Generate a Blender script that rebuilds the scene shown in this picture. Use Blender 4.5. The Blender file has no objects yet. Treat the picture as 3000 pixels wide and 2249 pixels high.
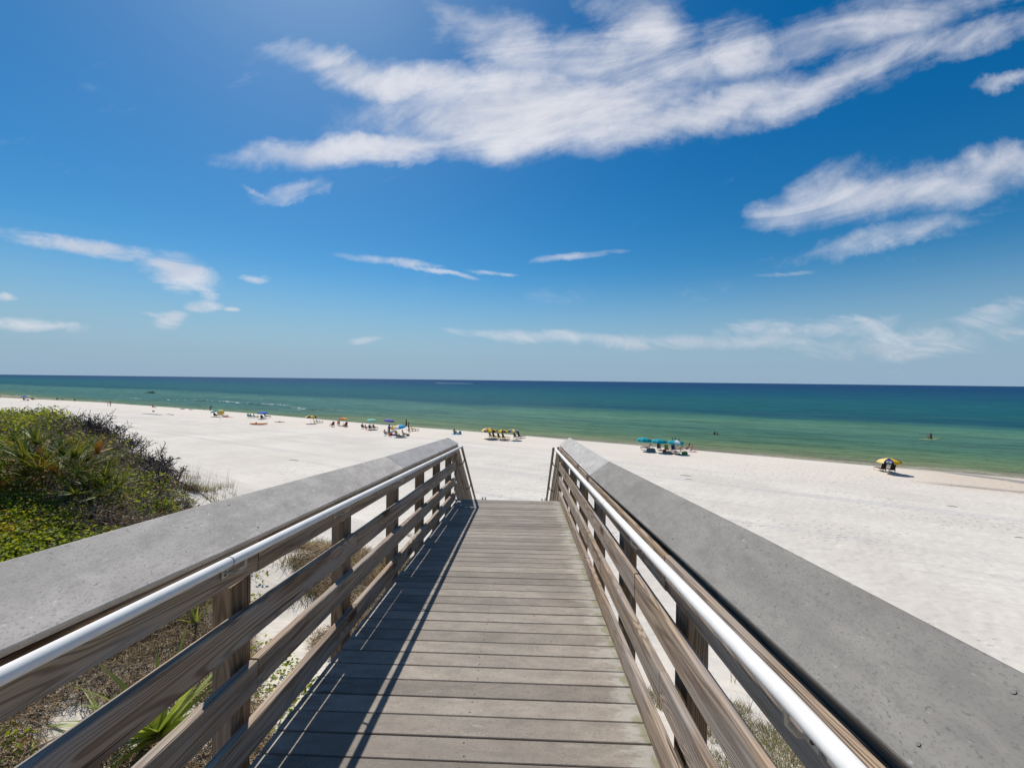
import bpy, math, random
import numpy as np
from mathutils import Vector, Matrix, Euler, noise as mnoise

random.seed(7); rng = np.random.default_rng(7)
sc = bpy.context.scene
COL = sc.collection
R = math.radians

# ------------------------------------------------------------------ camera
F = 1250.0; ZC = 11.0
YAW, PIT, ROL = R(1.83), R(-0.48), R(-0.67)
CAMR = Euler((math.pi/2 + PIT, ROL, YAW), 'XYZ').to_matrix()
cam = bpy.data.cameras.new('camera'); cam.sensor_width = 36; cam.lens = 15.0
cam.clip_start = 0.05; cam.clip_end = 120000
camo = bpy.data.objects.new('camera', cam); COL.objects.link(camo)
camo.location = (0, 0, ZC); camo.rotation_euler = (math.pi/2 + PIT, ROL, YAW)
sc.camera = camo

def ray(px, py):
    return CAMR @ Vector(((px-1500)/F, -(py-1124.5)/F, -1.0))

# ------------------------------------------------------------------ helpers
MATS = {}
XF = {}          # world matrices of the things
TX = np.array

class MB:
    """collects geometry for one mesh"""
    def __init__(s): s.v = []; s.f = []; s.m = []; s.n = 0; s.sm = []
    def add(s, vs, fs, mi=0, smooth=False):
        o = s.n
        s.v.extend([tuple(v) for v in vs]); s.n += len(vs)
        for f in fs:
            s.f.append(tuple(i+o for i in f)); s.m.append(mi); s.sm.append(smooth)
    def board(s, L, w, h, c=0.004, M=None, seg=1, mi=0, warp=0.0):
        """a plank along local x, chamfered section (w along y, h along z)"""
        y, z = w/2, h/2
        P = [(-y+c, -z), (y-c, -z), (y, -z+c), (y, z-c), (y-c, z), (-y+c, z), (-y, z-c), (-y, -z+c)]
        vs = []
        for k in range(seg+1):
            x = -L/2 + L*k/seg
            dz = warp*mnoise.noise((x*0.9+L*7, h*31, w*17))
            vs += [Vector((x, p[0], p[1]+dz)) for p in P]
        fs = [tuple(reversed(range(8))), tuple(range(8*seg, 8*seg+8))]
        for k in range(seg):
            for i in range(8):
                j = (i+1) % 8
                fs.append((8*k+i, 8*k+j, 8*k+8+j, 8*k+8+i))
        if M is not None: vs = [M @ v for v in vs]
        s.add(vs, fs, mi)
    def box(s, c, d, mi=0, rz=0.0, M=None):
        T = Matrix.Translation(c) @ Matrix.Rotation(rz, 4, 'Z')
        if M is not None: T = M @ T
        s.board(d[0], d[1], d[2], min(0.004, min(d)*0.2), T, 1, mi)
    def tube(s, pts, rad, n=8, mi=0, caps=True, smooth=True):
        pts = [Vector(p) for p in pts]
        if not hasattr(rad, '__len__'): rad = [rad]*len(pts)
        vs = []; fs = []
        up = None
        for k, p in enumerate(pts):
            d = (pts[min(k+1, len(pts)-1)] - pts[max(k-1, 0)])
            if d.length < 1e-9: d = Vector((0, 0, 1))
            d.normalize()
            if up is None:
                a = Vector((0, 0, 1)) if abs(d.z) < 0.9 else Vector((1, 0, 0))
                up = a
            e1 = (up - d*up.dot(d))
            if e1.length < 1e-5: e1 = d.orthogonal()
            e1.normalize(); e2 = d.cross(e1); up = e1
            for i in range(n):
                t = 2*math.pi*i/n
                vs.append(p + (e1*math.cos(t) + e2*math.sin(t))*rad[k])
        for k in range(len(pts)-1):
            for i in range(n):
                j = (i+1) % n
                fs.append((k*n+i, k*n+j, k*n+n+j, k*n+n+i))
        s.add(vs, fs, mi, smooth)
        if caps:
            s.add(vs[:n], [tuple(reversed(range(n)))], mi)
            s.add(vs[-n:], [tuple(range(n))], mi)
    def rings(s, rows, mi=0, smooth=True, close=True):
        """rows of equal length vertex loops skinned one to the next"""
        n = len(rows[0]); vs = [v for r in rows for v in r]; fs = []
        for k in range(len(rows)-1):
            for i in range(n if close else n-1):
                j = (i+1) % n
                fs.append((k*n+i, k*n+j, k*n+n+j, k*n+n+i))
        s.add(vs, fs, mi, smooth)
    def mesh(s, name, mats):
        me = bpy.data.meshes.new(name)
        me.from_pydata([tuple(v) for v in s.v], [], s.f)
        for m in (mats if isinstance(mats, (list, tuple)) else [mats]): me.materials.append(m)
        me.polygons.foreach_set('material_index', s.m)
        me.polygons.foreach_set('use_smooth', s.sm)
        me.update(); return me
    def build(s, name, mats, parent=None, M=None):
        return link(name, s.mesh(name, mats), parent, M)

def link(name, me, parent=None, M=None):
    o = bpy.data.objects.new(name, me); COL.objects.link(o)
    W = M if M is not None else Matrix.Identity(4)
    if parent is not None:
        o.parent = parent; o.matrix_basis = W
    else:
        o.matrix_basis = W
    return o

def tag(o, label=None, cat=None, group=None, kind=None):
    if label: o['label'] = label
    if cat: o['category'] = cat
    if group: o['group'] = group
    if kind: o['kind'] = kind
    return o

def thing(name, label, cat, loc=(0, 0, 0), rz=0.0, group=None, sc_=1.0):
    o = bpy.data.objects.new(name, None); COL.objects.link(o)
    o.location = loc; o.rotation_euler = (0, 0, rz); o.empty_display_size = 0.1
    if sc_ != 1.0: o.scale = (sc_,)*3
    return tag(o, label, cat, group)

def kids(o): return [c for c in bpy.data.objects if c.parent == o]
def copy_tree(o, parent=None):
    c = o.copy(); COL.objects.link(c)
    if parent is not None: c.parent = parent
    for ch in kids(o): copy_tree(ch, c)
    return c

def np_mesh(name, V, FQ, mats, smooth=False, mi=None):
    """fast mesh from arrays; FQ is (n,3) or (n,4)"""
    me = bpy.data.meshes.new(name)
    nv, nf, k = len(V), len(FQ), FQ.shape[1]
    me.vertices.add(nv); me.vertices.foreach_set('co', np.ascontiguousarray(V, dtype=np.float32).ravel())
    me.loops.add(nf*k); me.loops.foreach_set('vertex_index', np.ascontiguousarray(FQ, dtype=np.int32).ravel())
    me.polygons.add(nf); me.polygons.foreach_set('loop_start', np.arange(0, nf*k, k, dtype=np.int32))
    if smooth: me.polygons.foreach_set('use_smooth', np.ones(nf, dtype=bool))
    for m in (mats if isinstance(mats, (list, tuple)) else [mats]): me.materials.append(m)
    if mi is not None: me.polygons.foreach_set('material_index', mi.astype(np.int32))
    me.update(calc_edges=True); me.validate()
    return me

# ------------------------------------------------------------------ node helper
class NT:
    def __init__(s, tree): s.t = tree; s.n = tree.nodes; s.l = tree.links
    def node(s, typ, **kw):
        n = s.n.new(typ)
        for k, v in kw.items(): setattr(n, k, v)
        return n
    def put(s, sock, v):
        if v is None: return
        if isinstance(v, bpy.types.NodeSocket): s.l.new(v, sock)
        else:
            if hasattr(sock.default_value, '__len__') and not hasattr(v, '__len__'): v = (v,)*len(sock.default_value)
            if hasattr(sock.default_value, '__len__') and len(sock.default_value) == 4 and len(v) == 3: v = (*v, 1.0)
            sock.default_value = v
    def m(s, op, a, b=None, c=None, clamp=False):
        n = s.node('ShaderNodeMath', operation=op); n.use_clamp = clamp
        s.put(n.inputs[0], a); s.put(n.inputs[1], b); s.put(n.inputs[2], c); return n.outputs[0]
    def vm(s, op, a, b=None, out=0):
        n = s.node('ShaderNodeVectorMath', operation=op)
        s.put(n.inputs[0], a); s.put(n.inputs[1], b); return n.outputs[out]
    def mix(s, f, a, b, mode='MIX'):
        n = s.node('ShaderNodeMix', data_type='RGBA', blend_type=mode)
        s.put(n.inputs[0], f); s.put(n.inputs[6], a); s.put(n.inputs[7], b); return n.outputs[2]
    def ss(s, x, lo, hi, a=0.0, b=1.0):
        n = s.node('ShaderNodeMapRange', interpolation_type='SMOOTHSTEP')
        s.put(n.inputs[0], x); s.put(n.inputs[1], lo); s.put(n.inputs[2], hi); s.put(n.inputs[3], a); s.put(n.inputs[4], b)
        return n.outputs[0]
    def noise(s, vec, scale=1.0, detail=3, rough=0.5, dist=0.0, out=0):
        n = s.node('ShaderNodeTexNoise'); s.put(n.inputs['Vector'], vec)
        n.inputs['Scale'].default_value = scale; n.inputs['Detail'].default_value = detail
        n.inputs['Roughness'].default_value = rough; n.inputs['Distortion'].default_value = dist
        return n.outputs[out]
    def voro(s, vec, scale=1.0, feat='F1', out='Distance'):
        n = s.node('ShaderNodeTexVoronoi', feature=feat); s.put(n.inputs['Vector'], vec)
        n.inputs['Scale'].default_value = scale; return n.outputs[out]
    def ramp(s, f, stops, interp='LINEAR'):
        n = s.node('ShaderNodeValToRGB'); cr = n.color_ramp; cr.interpolation = interp
        while len(cr.elements) > 1: cr.elements.remove(cr.elements[-1])
        for i, (p, c) in enumerate(stops):
            e = cr.elements[0] if i == 0 else cr.elements.new(p)
            e.position = p; e.color = (*c, 1.0)
        s.put(n.inputs[0], f); return n.outputs[0]
    def xyz(s, v):
        n = s.node('ShaderNodeSeparateXYZ'); s.put(n.inputs[0], v); return n.outputs
    def comb(s, x=0.0, y=0.0, z=0.0):
        n = s.node('ShaderNodeCombineXYZ'); s.put(n.inputs[0], x); s.put(n.inputs[1], y); s.put(n.inputs[2], z); return n.outputs[0]
    def bump(s, h, strength=0.3, dist=0.01, normal=None):
        n = s.node('ShaderNodeBump'); n.inputs['Strength'].default_value = strength; n.inputs['Distance'].default_value = dist
        s.put(n.inputs['Height'], h)
        if normal is not None: s.l.new(normal, n.inputs['Normal'])
        return n.outputs[0]

def new_mat(name):
    m = bpy.data.materials.new(name); m.use_nodes = True
    t = NT(m.node_tree); b = m.node_tree.nodes['Principled BSDF']
    return m, t, b

def plain(name, col, rough=0.6, var=0.12, metal=0.0, spec=0.5):
    """painted, plastic or cloth surface with a little uneven wear"""
    if name in MATS: return MATS[name]
    m, t, b = new_mat(name)
    tc = t.node('ShaderNodeTexCoord').outputs['Object']
    n = t.noise(tc, 9.0, 4, 0.6)
    f = t.ss(n, 0.3, 0.7)
    c0 = tuple(c*(1-var) for c in col); c1 = tuple(min(1, c*(1+var)) for c in col)
    t.put(b.inputs['Base Color'], t.mix(f, c0, c1))
    t.put(b.inputs['Roughness'], rough); b.inputs['Metallic'].default_value = metal
    b.inputs['Specular IOR Level'].default_value = spec
    MATS[name] = m; return m

def wood(name, dark, light, moss=0.0, rough=0.75, knots=1.0):
    m, t, b = new_mat(name)
    tc = t.node('ShaderNodeTexCoord').outputs['Object']
    rnd = t.node('ShaderNodeObjectInfo').outputs['Random']
    off = t.comb(t.m('MULTIPLY', rnd, 37.0), t.m('MULTIPLY', rnd, 11.0), t.m('MULTIPLY', rnd, 19.0))
    v = t.vm('ADD', tc, off)
    kn = t.voro(t.vm('MULTIPLY', v, (1.5, 3.0, 4.2)), 1.0)
    knear = t.ss(kn, 0.42, 0.0)
    a = t.noise(t.vm('MULTIPLY', v, (0.30, 5.5, 5.5)), 1.0, 2, 0.4, 0.2)
    ph = t.m('ADD', t.m('MULTIPLY', a, 210.0), t.m('MULTIPLY', knear, 26.0*knots))
    ring = t.m('MULTIPLY_ADD', t.m('SINE', ph), 0.5, 0.5)
    a2 = t.noise(t.vm('MULTIPLY', v, (0.8, 26.0, 26.0)), 1.0, 3, 0.5, 0.2)
    fine = t.noise(t.vm('MULTIPLY', v, (3.0, 210.0, 210.0)), 1.0, 3, 0.65)
    low = t.noise(t.vm('MULTIPLY', v, (1.6, 7.0, 7.0)), 1.0, 4, 0.6)
    blot = t.noise(t.vm('MULTIPLY', v, (0.6, 2.5, 2.5)), 1.0, 4, 0.6)
    col = t.mix(t.ss(ring, 0.0, 0.62, 0.34, 1.0), dark, light)
    col = t.mix(t.ss(a2, 0.48, 0.66, 0.0, 0.75), col, tuple(c*1.25 for c in dark))
    col = t.mix(t.ss(fine, 0.45, 0.75, 0.0, 0.5), col, tuple(c*0.5 for c in dark))
    grey = sum(light)/3
    col = t.mix(t.ss(low, 0.42, 0.68, 0.0, 0.6), col, (grey*1.0, grey*0.92, grey*0.86))
    col = t.mix(t.ss(low, 0.45, 0.30, 0.0, 0.5), col, (light[0]*0.8, light[1]*0.62, light[2]*0.5))
    core = t.ss(kn, 0.20, 0.10)
    col = t.mix(t.m('MULTIPLY', core, 0.9*knots), col, (dark[0]*0.7, dark[1]*0.42, dark[2]*0.3))
    crack = t.ss(t.noise(t.vm('MULTIPLY', v, (0.8, 48.0, 48.0)), 1.0, 2, 0.4), 0.69, 0.735)
    col = t.mix(t.m('MULTIPLY', crack, 0.85), col, tuple(c*0.15 for c in dark))
    if moss:
        col = t.mix(t.ss(blot, 0.42, 0.68, 0.0, moss), col, (0.16, 0.145, 0.05))
    t.put(b.inputs['Base Color'], col); t.put(b.inputs['Roughness'], rough)
    b.inputs['Specular IOR Level'].default_value = 0.35
    h = t.m('ADD', t.m('MULTIPLY', ring, 0.5), t.m('MULTIPLY', fine, 0.8))
    h = t.m('SUBTRACT', h, t.m('MULTIPLY', crack, 1.2))
    t.put(b.inputs['Normal'], t.bump(h, 0.7, 0.003))
    MATS[name] = m; return m

def composite(name, col, plank=False):
    """wood plastic composite: grey with flecks, scuffs and stains"""
    m, t, b = new_mat(name)
    tc = t.node('ShaderNodeTexCoord').outputs['Object']
    rnd = t.node('ShaderNodeObjectInfo').outputs['Random']
    if plank: rnd = t.node('ShaderNodeNewGeometry').outputs['Random Per Island']
    off = t.comb(t.m('MULTIPLY', rnd, 23.0), t.m('MULTIPLY', rnd, 7.0), 0.0)
    v = t.vm('ADD', tc, off)
    fl = t.noise(t.vm('MULTIPLY', v, (110.0, 190.0, 190.0)), 1.0, 3, 0.65)
    mid = t.noise(t.vm('MULTIPLY', v, (4.0, 9.0, 9.0)), 1.0, 5, 0.65)
    big = t.noise(tc, 1.3, 4, 0.6)
    c = t.mix(t.ss(mid, 0.3, 0.7), tuple(x*0.80 for x in col), tuple(x*1.13 for x in col))
    c = t.mix(t.ss(fl, 0.52, 0.70, 0.0, 0.62), c, tuple(x*0.45 for x in col))
    c = t.mix(t.ss(t.noise(t.vm('MULTIPLY', v, (75.0, 95.0, 95.0)), 1.0, 2, 0.6), 0.62, 0.72, 0.0, 0.7), c, tuple(x*0.38 for x in col))
    c = t.mix(t.ss(t.noise(t.vm('MULTIPLY', v, (40.0, 70.0, 70.0)), 1.0, 2, 0.5), 0.68, 0.76, 0.0, 0.6), c, tuple(min(1, x*1.7) for x in col))
    c = t.mix(t.ss(big, 0.42, 0.7, 0.0, 0.40), c, tuple(x*0.62 for x in col))
    c = t.mix(t.ss(t.noise(t.vm('MULTIPLY', v, (1.2, 26.0, 26.0)), 1.0, 4, 0.6, 0.6), 0.58, 0.72, 0.0, 0.35), c, tuple(x*0.6 for x in col))
    c = t.mix(t.ss(t.noise(t.vm('MULTIPLY', v, (22.0, 30.0, 30.0)), 1.0, 5, 0.75), 0.50, 0.70, 0.0, 0.5), c, tuple(x*0.6 for x in col))
    c = t.mix(t.ss(t.noise(t.vm('MULTIPLY', tc, (2.2, 9.0, 9.0)), 1.0, 6, 0.7, 0.8), 0.57, 0.72, 0.0, 0.3), c, tuple(min(1, x*1.5) for x in col))
    sp = t.voro(v, 3.1)
    c = t.mix(t.ss(sp, 0.045, 0.02, 0.0, 0.55), c, tuple(x*0.3 for x in col))
    if plank:
        tone = t.m('MULTIPLY_ADD', rnd, 0.42, 0.80)
        c = t.mix(1.0, c, t.comb(tone, tone, tone), 'MULTIPLY')
        p = t.xyz(tc)
        st = t.noise(t.vm('MULTIPLY', v, (5.0, 16.0, 10.0)), 1.0, 6, 0.7)
        edge = t.m('ADD', t.ss(p[0], 0.30, 0.64, 0.0, 0.36), t.ss(p[0], -0.9, -1.25, 0.0, 0.34))
        stain = t.ss(t.m('ADD', st, edge), 0.68, 0.86)
        c = t.mix(t.m('MULTIPLY', stain, 0.55), c, (0.50, 0.475, 0.42))
        alg = t.ss(t.m('ADD', t.noise(v, 9.0, 4, 0.6), t.ss(p[0], 0.50, 0.63, 0.0, 0.35)), 0.76, 0.9)
        c = t.mix(t.m('MULTIPLY', alg, 0.6), c, (0.22, 0.21, 0.08))
        scuff = t.ss(t.noise(t.vm('MULTIPLY', v, (7.0, 30.0, 30.0)), 1.0, 4, 0.6, 1.5), 0.66, 0.73)
        c = t.mix(t.m('MULTIPLY', scuff, 0.5), c, (0.5, 0.48, 0.44))
    t.put(b.inputs['Base Color'], c); t.put(b.inputs['Roughness'], 0.72)
    b.inputs['Specular IOR Level'].default_value = 0.3
    h = t.m('ADD', fl, t.m('MULTIPLY', mid, 0.6))
    t.put(b.inputs['Normal'], t.bump(h, 0.3, 0.002))
    MATS[name] = m; return m

W_RAIL = wood('weathered_rail_wood', (0.125, 0.072, 0.045), (0.50, 0.375, 0.265), moss=0.2)
W_POST = wood('post_wood', (0.09, 0.052, 0.028), (0.30, 0.20, 0.115), moss=0.3, knots=0.4)
W_STAIR = wood('stair_wood', (0.16, 0.11, 0.075), (0.36, 0.28, 0.2), moss=0.3, knots=0.6)
C_NEAR = composite('cap_composite_left', (0.60, 0.535, 0.462))
C_MID = composite('cap_composite_mid', (0.33, 0.325, 0.32))
C_DARK = composite('cap_composite_dark', (0.262, 0.241, 0.212))
C_PALE = composite('cap_composite_pale', (0.50, 0.465, 0.425))
C_DECK = composite('deck_composite', (0.305, 0.262, 0.215), plank=True)
PVC = plain('white_pvc', (0.88, 0.85, 0.795), 0.8, 0.05, spec=0.12)
STEEL = plain('screw_steel', (0.12, 0.11, 0.10), 0.6, 0.5, 0.2)
ZINC = plain('bracket_zinc', (0.55, 0.53, 0.46), 0.45, 0.15, 0.4)
BRASSY = plain('rusty_screw', (0.12, 0.07, 0.04), 0.7, 0.3)

# ------------------------------------------------------------------ terrain
NX, NY = 0.443, 0.897          # unit vector towards the sea; u runs along the shore
SHU = [-2000, -307, -232, -176, -132, -100, -68, -58, -38, -26, -20, -1, 14, 23.5, 30, 60, 900]
SHT = [40, 64.5, 74.5, 76.4, 77.6, 76.6, 75.6, 76.4, 76.6, 76.0, 75.9, 75.4, 74.5, 74.3, 73.8, 71.5, 40]
def ut(x, y): return 0.897*x - 0.443*y, NX*x + NY*y
def xy(u, t): return 0.897*u + NX*t, -0.443*u + NY*t
def shore(u): return np.interp(u, SHU, SHT)
def sstep(x, a, b):
    k = np.clip((x-a)/(b-a), 0, 1); return k*k*(3-2*k)
def wav(x, y, s, seed=0.0):
    """cheap smooth pseudo noise in about -1..1"""
    return (np.sin(x*s*1.0+1.3+seed+1.7*np.sin(y*s*0.7+seed)) + np.sin(y*s*1.13+2.1*seed+1.4*np.sin(x*s*0.83+0.5)) + np.sin((x+y)*s*0.61+4.2+seed))/3.0
def ground(x, y):
    x = np.asarray(x, float); y = np.asarray(y, float)
    u, t = ut(x, y)
    d = shore(u) - t
    beach = np.interp(d, [-5000, -400, -60, -25, 0, 3, 8, 16, 24, 58, 80, 400], [-40, -14, -3.2, -1.4, 0, 0.34, 0.78, 0.86, 1.05, 2.65, 3.2, 4.5])
    # shallow runnel with a bar in front at the right hand end
    run = sstep(u, 22, 25)*np.exp(-((d-3.0-1.1*(np.clip(u, 22, 34)-23))/1.7)**2)
    beach = beach - 0.16*run
    te = t - 0.35*wav(u, t*0.0, 0.55, 1.0) - 1.2*sstep(u, -9.5, -15) + 3.0*sstep(x, -0.4, 1.9)
    dune = np.interp(te, [-400, -40, 3.2, 5.2, 8, 12, 16, 20, 60], [8.6, 8.3, 8.22, 7.75, 6.55, 4.7, 3.3, 2.4, -60.0])
    dune = dune - 0.7*sstep(x, -5.7, -3.3)*sstep(t, 6.5, 3.5)*sstep(x, 0.9, -0.4)
    dune = dune + 0.95*sstep(u, -9.5, -15.5)*sstep(t, 13, 4) + 0.10*wav(x, y, 1.1, 2.0)*sstep(t, 17, 13)
    z = np.maximum(beach, dune) + 0.25*np.exp(-np.abs(beach-dune)/0.5)*(t > 10)
    near = sstep(np.hypot(x, y), 70, 25)*(d > 9)
    z = z + near*(0.018*wav(x, y, 5.2, 0.3) + 0.03*wav(x, y, 2.3, 1.1) + 0.012*wav(x, y, 11.0, 2.7))
    return z
def gz(x, y): return float(ground(x, y))

def at(px, py, water=False, dz=0.0):
    """the point of the terrain (or water) behind a pixel of the photograph"""
    d = ray(px, py); k = 3.0; last = k
    for _ in range(6000):
        p = Vector((0, 0, ZC)) + d*k
        zg = 0.0 if water else max(gz(p.x, p.y), 0.0)
        if p.z <= zg + dz: break
        last = k; k += max(0.03, (p.z-zg)*0.5)
    lo, hi = last, k
    for _ in range(30):
        mid = (lo+hi)/2; p = Vector((0, 0, ZC)) + d*mid
        zg = 0.0 if water else max(gz(p.x, p.y), 0.0)
        if p.z <= zg + dz: hi = mid
        else: lo = mid
    p = Vector((0, 0, ZC)) + d*hi
    return Vector((p.x, p.y, 0.0 if water else gz(p.x, p.y)))

def axis(parts):
    out = []
    for a, b, s in parts:
        n = max(1, int(round((b-a)/s))); out += list(np.linspace(a, b, n, endpoint=False))
    out.append(parts[-1][1]); return np.array(out)

def grid_obj(name, us, ts, zf, mat, kind='structure'):
    U, T = np.meshgrid(us, ts); X, Y = xy(U, T)
    Z = zf(X, Y); V = np.stack([X, Y, Z], -1).reshape(-1, 3)
    nu, nt = len(us), len(ts)
    i = np.arange(nu-1)[None, :] + nu*np.arange(nt-1)[:, None]
    Fq = np.stack([i, i+1, i+1+nu, i+nu], -1).reshape(-1, 4)
    me = np_mesh(name, V, Fq, mat, True)
    o = bpy.data.objects.new(name, me); COL.objects.link(o); o['kind'] = kind
    return o

# sand material
def sand_mat():
    m, t, b = new_mat('white_quartz_sand')
    g = t.node('ShaderNodeNewGeometry'); P = g.outputs['Position']; p = t.xyz(P)
    u = t.m('ADD', t.m('MULTIPLY', p[0], 0.897), t.m('MULTIPLY', p[1], -0.443))
    tt = t.m('ADD', t.m('MULTIPLY', p[0], NX), t.m('MULTIPLY', p[1], NY))
    q = t.comb(u, tt, 0.0)
    n1 = t.noise(q, 0.12, 5, 0.6); n2 = t.noise(P, 1.7, 5, 0.65); n3 = t.noise(P, 14.0, 4, 0.7)
    col = t.mix(t.ss(n1, 0.35, 0.68), (0.645, 0.583, 0.502), (0.745, 0.68, 0.588))
    col = t.mix(t.ss(n2, 0.48, 0.75, 0.0, 0.5), col, (0.56, 0.51, 0.445))
    # trodden paths with footprints, shade of their hollows put into the colour
    path = t.ss(t.noise(t.vm('MULTIPLY', q, (0.05, 0.14, 1.0)), 1.0, 3, 0.5, 0.8), 0.50, 0.60)
    fp = t.voro(t.vm('MULTIPLY', q, (1.7, 2.6, 1.0)), 1.0)
    steps = t.m('MULTIPLY', t.ss(fp, 0.30, 0.16), t.m('MULTIPLY', path, t.ss(tt, 12.0, 18.0)))
    col = t.mix(t.m('MULTIPLY', steps, 0.30), col, (0.50, 0.455, 0.40))
    # grey tracks and debris lines that run along the beach
    st = t.noise(t.vm('MULTIPLY', q, (0.018, 0.55, 1.0)), 1.0, 4, 0.6, 0.4)
    zone = t.m('MULTIPLY', t.ss(tt, 18.0, 30.0), t.ss(tt, 71.0, 60.0))
    col = t.mix(t.m('MULTIPLY', t.ss(st, 0.52, 0.68, 0.0, 0.55), zone), col, (0.52, 0.50, 0.475))
    st2 = t.noise(t.vm('MULTIPLY', q, (0.05, 1.6, 1.0)), 1.0, 5, 0.65, 0.8)
    col = t.mix(t.m('MULTIPLY', t.ss(st2, 0.57, 0.72, 0.0, 0.42), zone), col, (0.50, 0.475, 0.44))
    specks = t.ss(t.noise(P, 5.5, 3, 0.7), 0.735, 0.77)
    col = t.mix(t.m('MULTIPLY', specks, 0.45), col, (0.30, 0.26, 0.21))
    # creamier, then wet sand towards the water
    wob = t.m('MULTIPLY_ADD', t.noise(t.vm('MULTIPLY', q, (0.07, 0.2, 1.0)), 1.0, 3, 0.5), 0.5, -0.25)
    zz = t.m('ADD', p[2], wob)
    near_sea = t.ss(tt, 45.0, 60.0)
    cream = t.m('MULTIPLY', t.ss(zz, 1.25, 0.75), near_sea)
    col = t.mix(t.m('MULTIPLY', cream, 0.75), col, (0.76, 0.665, 0.555))
    wet = t.m('MULTIPLY', t.ss(zz, 0.42, 0.14), near_sea)
    col = t.mix(t.m('MULTIPLY', wet, 0.9), col, (0.44, 0.36, 0.27))
    # the damp grey runnel at the right hand end
    rn = t.noise(t.vm('MULTIPLY', q, (0.09, 0.6, 1.0)), 1.0, 4, 0.6)
    dsh = t.m('SUBTRACT', t.m('ADD', t.m('MULTIPLY_ADD', rn, 1.6, -0.8), t.m('MULTIPLY_ADD', u, -0.07, 76.0)), tt)
    cen = t.m('SUBTRACT', dsh, t.m('MULTIPLY_ADD', t.m('SUBTRACT', u, 23.0), 1.05, 3.0))
    band = t.m('MULTIPLY', t.ss(cen, -3.4, -1.6), t.ss(cen, 3.4, 1.8))
    cen2 = t.m('SUBTRACT', dsh, t.m('MULTIPLY_ADD', t.m('MAXIMUM', t.m('SUBTRACT', u, 24.0), 0.0), -0.45, 15.2))
    band2 = t.m('MULTIPLY', t.ss(cen2, -1.1, -0.3), t.ss(cen2, 0.9, 0.2))
    damp = t.m('MAXIMUM', t.m('MULTIPLY', band, t.ss(u, 21.5, 23.5)), t.m('MULTIPLY', t.m('MULTIPLY', band2, 0.8), t.ss(u, 15.5, 20.0)))
    tan = t.m('MULTIPLY', t.m('MULTIPLY', t.ss(u, 14.0, 22.0), t.ss(dsh, 19.0, 14.5)), 0.6)
    col = t.mix(tan, col, (0.62, 0.49, 0.36))
    col = t.mix(t.m('MULTIPLY', damp, 0.9), col, (0.33, 0.285, 0.235))
    # dune sand is a little warmer and littered
    dn = t.m('MULTIPLY', t.m('MULTIPLY', t.ss(tt, 15.0, 8.0), t.ss(p[0], -0.5, 0.8, 0.35, 1.0)), t.ss(n2, 0.42, 0.62))
    col = t.mix(t.m('MULTIPLY', dn, 0.55), col, (0.62, 0.54, 0.44))
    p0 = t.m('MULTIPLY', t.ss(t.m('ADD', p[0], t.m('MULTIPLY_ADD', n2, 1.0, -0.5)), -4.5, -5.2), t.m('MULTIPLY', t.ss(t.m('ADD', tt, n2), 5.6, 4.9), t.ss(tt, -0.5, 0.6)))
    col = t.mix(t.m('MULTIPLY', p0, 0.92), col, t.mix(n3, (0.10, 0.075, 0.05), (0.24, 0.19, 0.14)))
    t.put(b.inputs['Base Color'], col)
    wetall = t.m('MAXIMUM', wet, t.m('MULTIPLY', damp, 0.8))
    t.put(b.inputs['Roughness'], t.m('MULTIPLY_ADD', wetall, -0.55, 0.92))
    t.put(b.inputs['Specular IOR Level'], t.m('MULTIPLY_ADD', wetall, 0.4, 0.1))
    foot = t.voro(t.vm('ADD', P, t.vm('MULTIPLY', t.noise(P, 1.2, 2, 0.5, 0, 1), (0.6, 0.6, 0.0))), 2.3, 'SMOOTH_F1')
    h = t.m('ADD', t.m('MULTIPLY', foot, 1.3), t.m('MULTIPLY', n3, 0.3))
    h = t.m('ADD', h, t.m('MULTIPLY', t.noise(t.vm('MULTIPLY', q, (1.2, 4.5, 1.0)), 1.0, 4, 0.6), 1.0))
    h = t.m('SUBTRACT', h, t.m('MULTIPLY', steps, 1.6))
    nb = t.bump(h, 0.6, 0.06)
    dry = t.m('SUBTRACT', 1.0, wetall)
    t.put(b.inputs['Normal'], t.bump(t.noise(P, 60.0, 3, 0.7), 0.25, 0.006, nb))
    return m
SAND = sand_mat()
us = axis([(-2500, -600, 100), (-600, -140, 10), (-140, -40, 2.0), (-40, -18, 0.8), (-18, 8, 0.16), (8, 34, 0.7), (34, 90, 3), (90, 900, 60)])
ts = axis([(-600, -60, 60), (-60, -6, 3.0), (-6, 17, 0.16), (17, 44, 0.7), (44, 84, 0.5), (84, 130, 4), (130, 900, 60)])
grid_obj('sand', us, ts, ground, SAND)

# water
def sea_z(X, Y):
    u, t = ut(X, Y); w = t - shore(u)
    wob = 2.5*np.sin(u*0.045+0.6) + 1.2*np.sin(u*0.13)
    amp = sstep(w, 2, 10)*sstep(w, 160, 60)
    z = 0.05*amp*np.sin((w+wob)*0.62) + 0.03*amp*np.sin((w-wob)*1.23+u*0.05)
    cl = sstep(u, -75, -135)*sstep(u, -260, -215)
    for w0, a, wd in ((24, 0.55, 2.2), (46, 0.3, 3.0)):
        x = (w + 1.8*wob - w0); z = z + a*(0.25+0.75*cl)*sstep(u, -20, -60)*np.where(x < 0, np.exp(-(x/(wd*0.55))**2), np.exp(-(x/(wd*1.7))**2))
    return z*(t < 400) + 0.0

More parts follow.
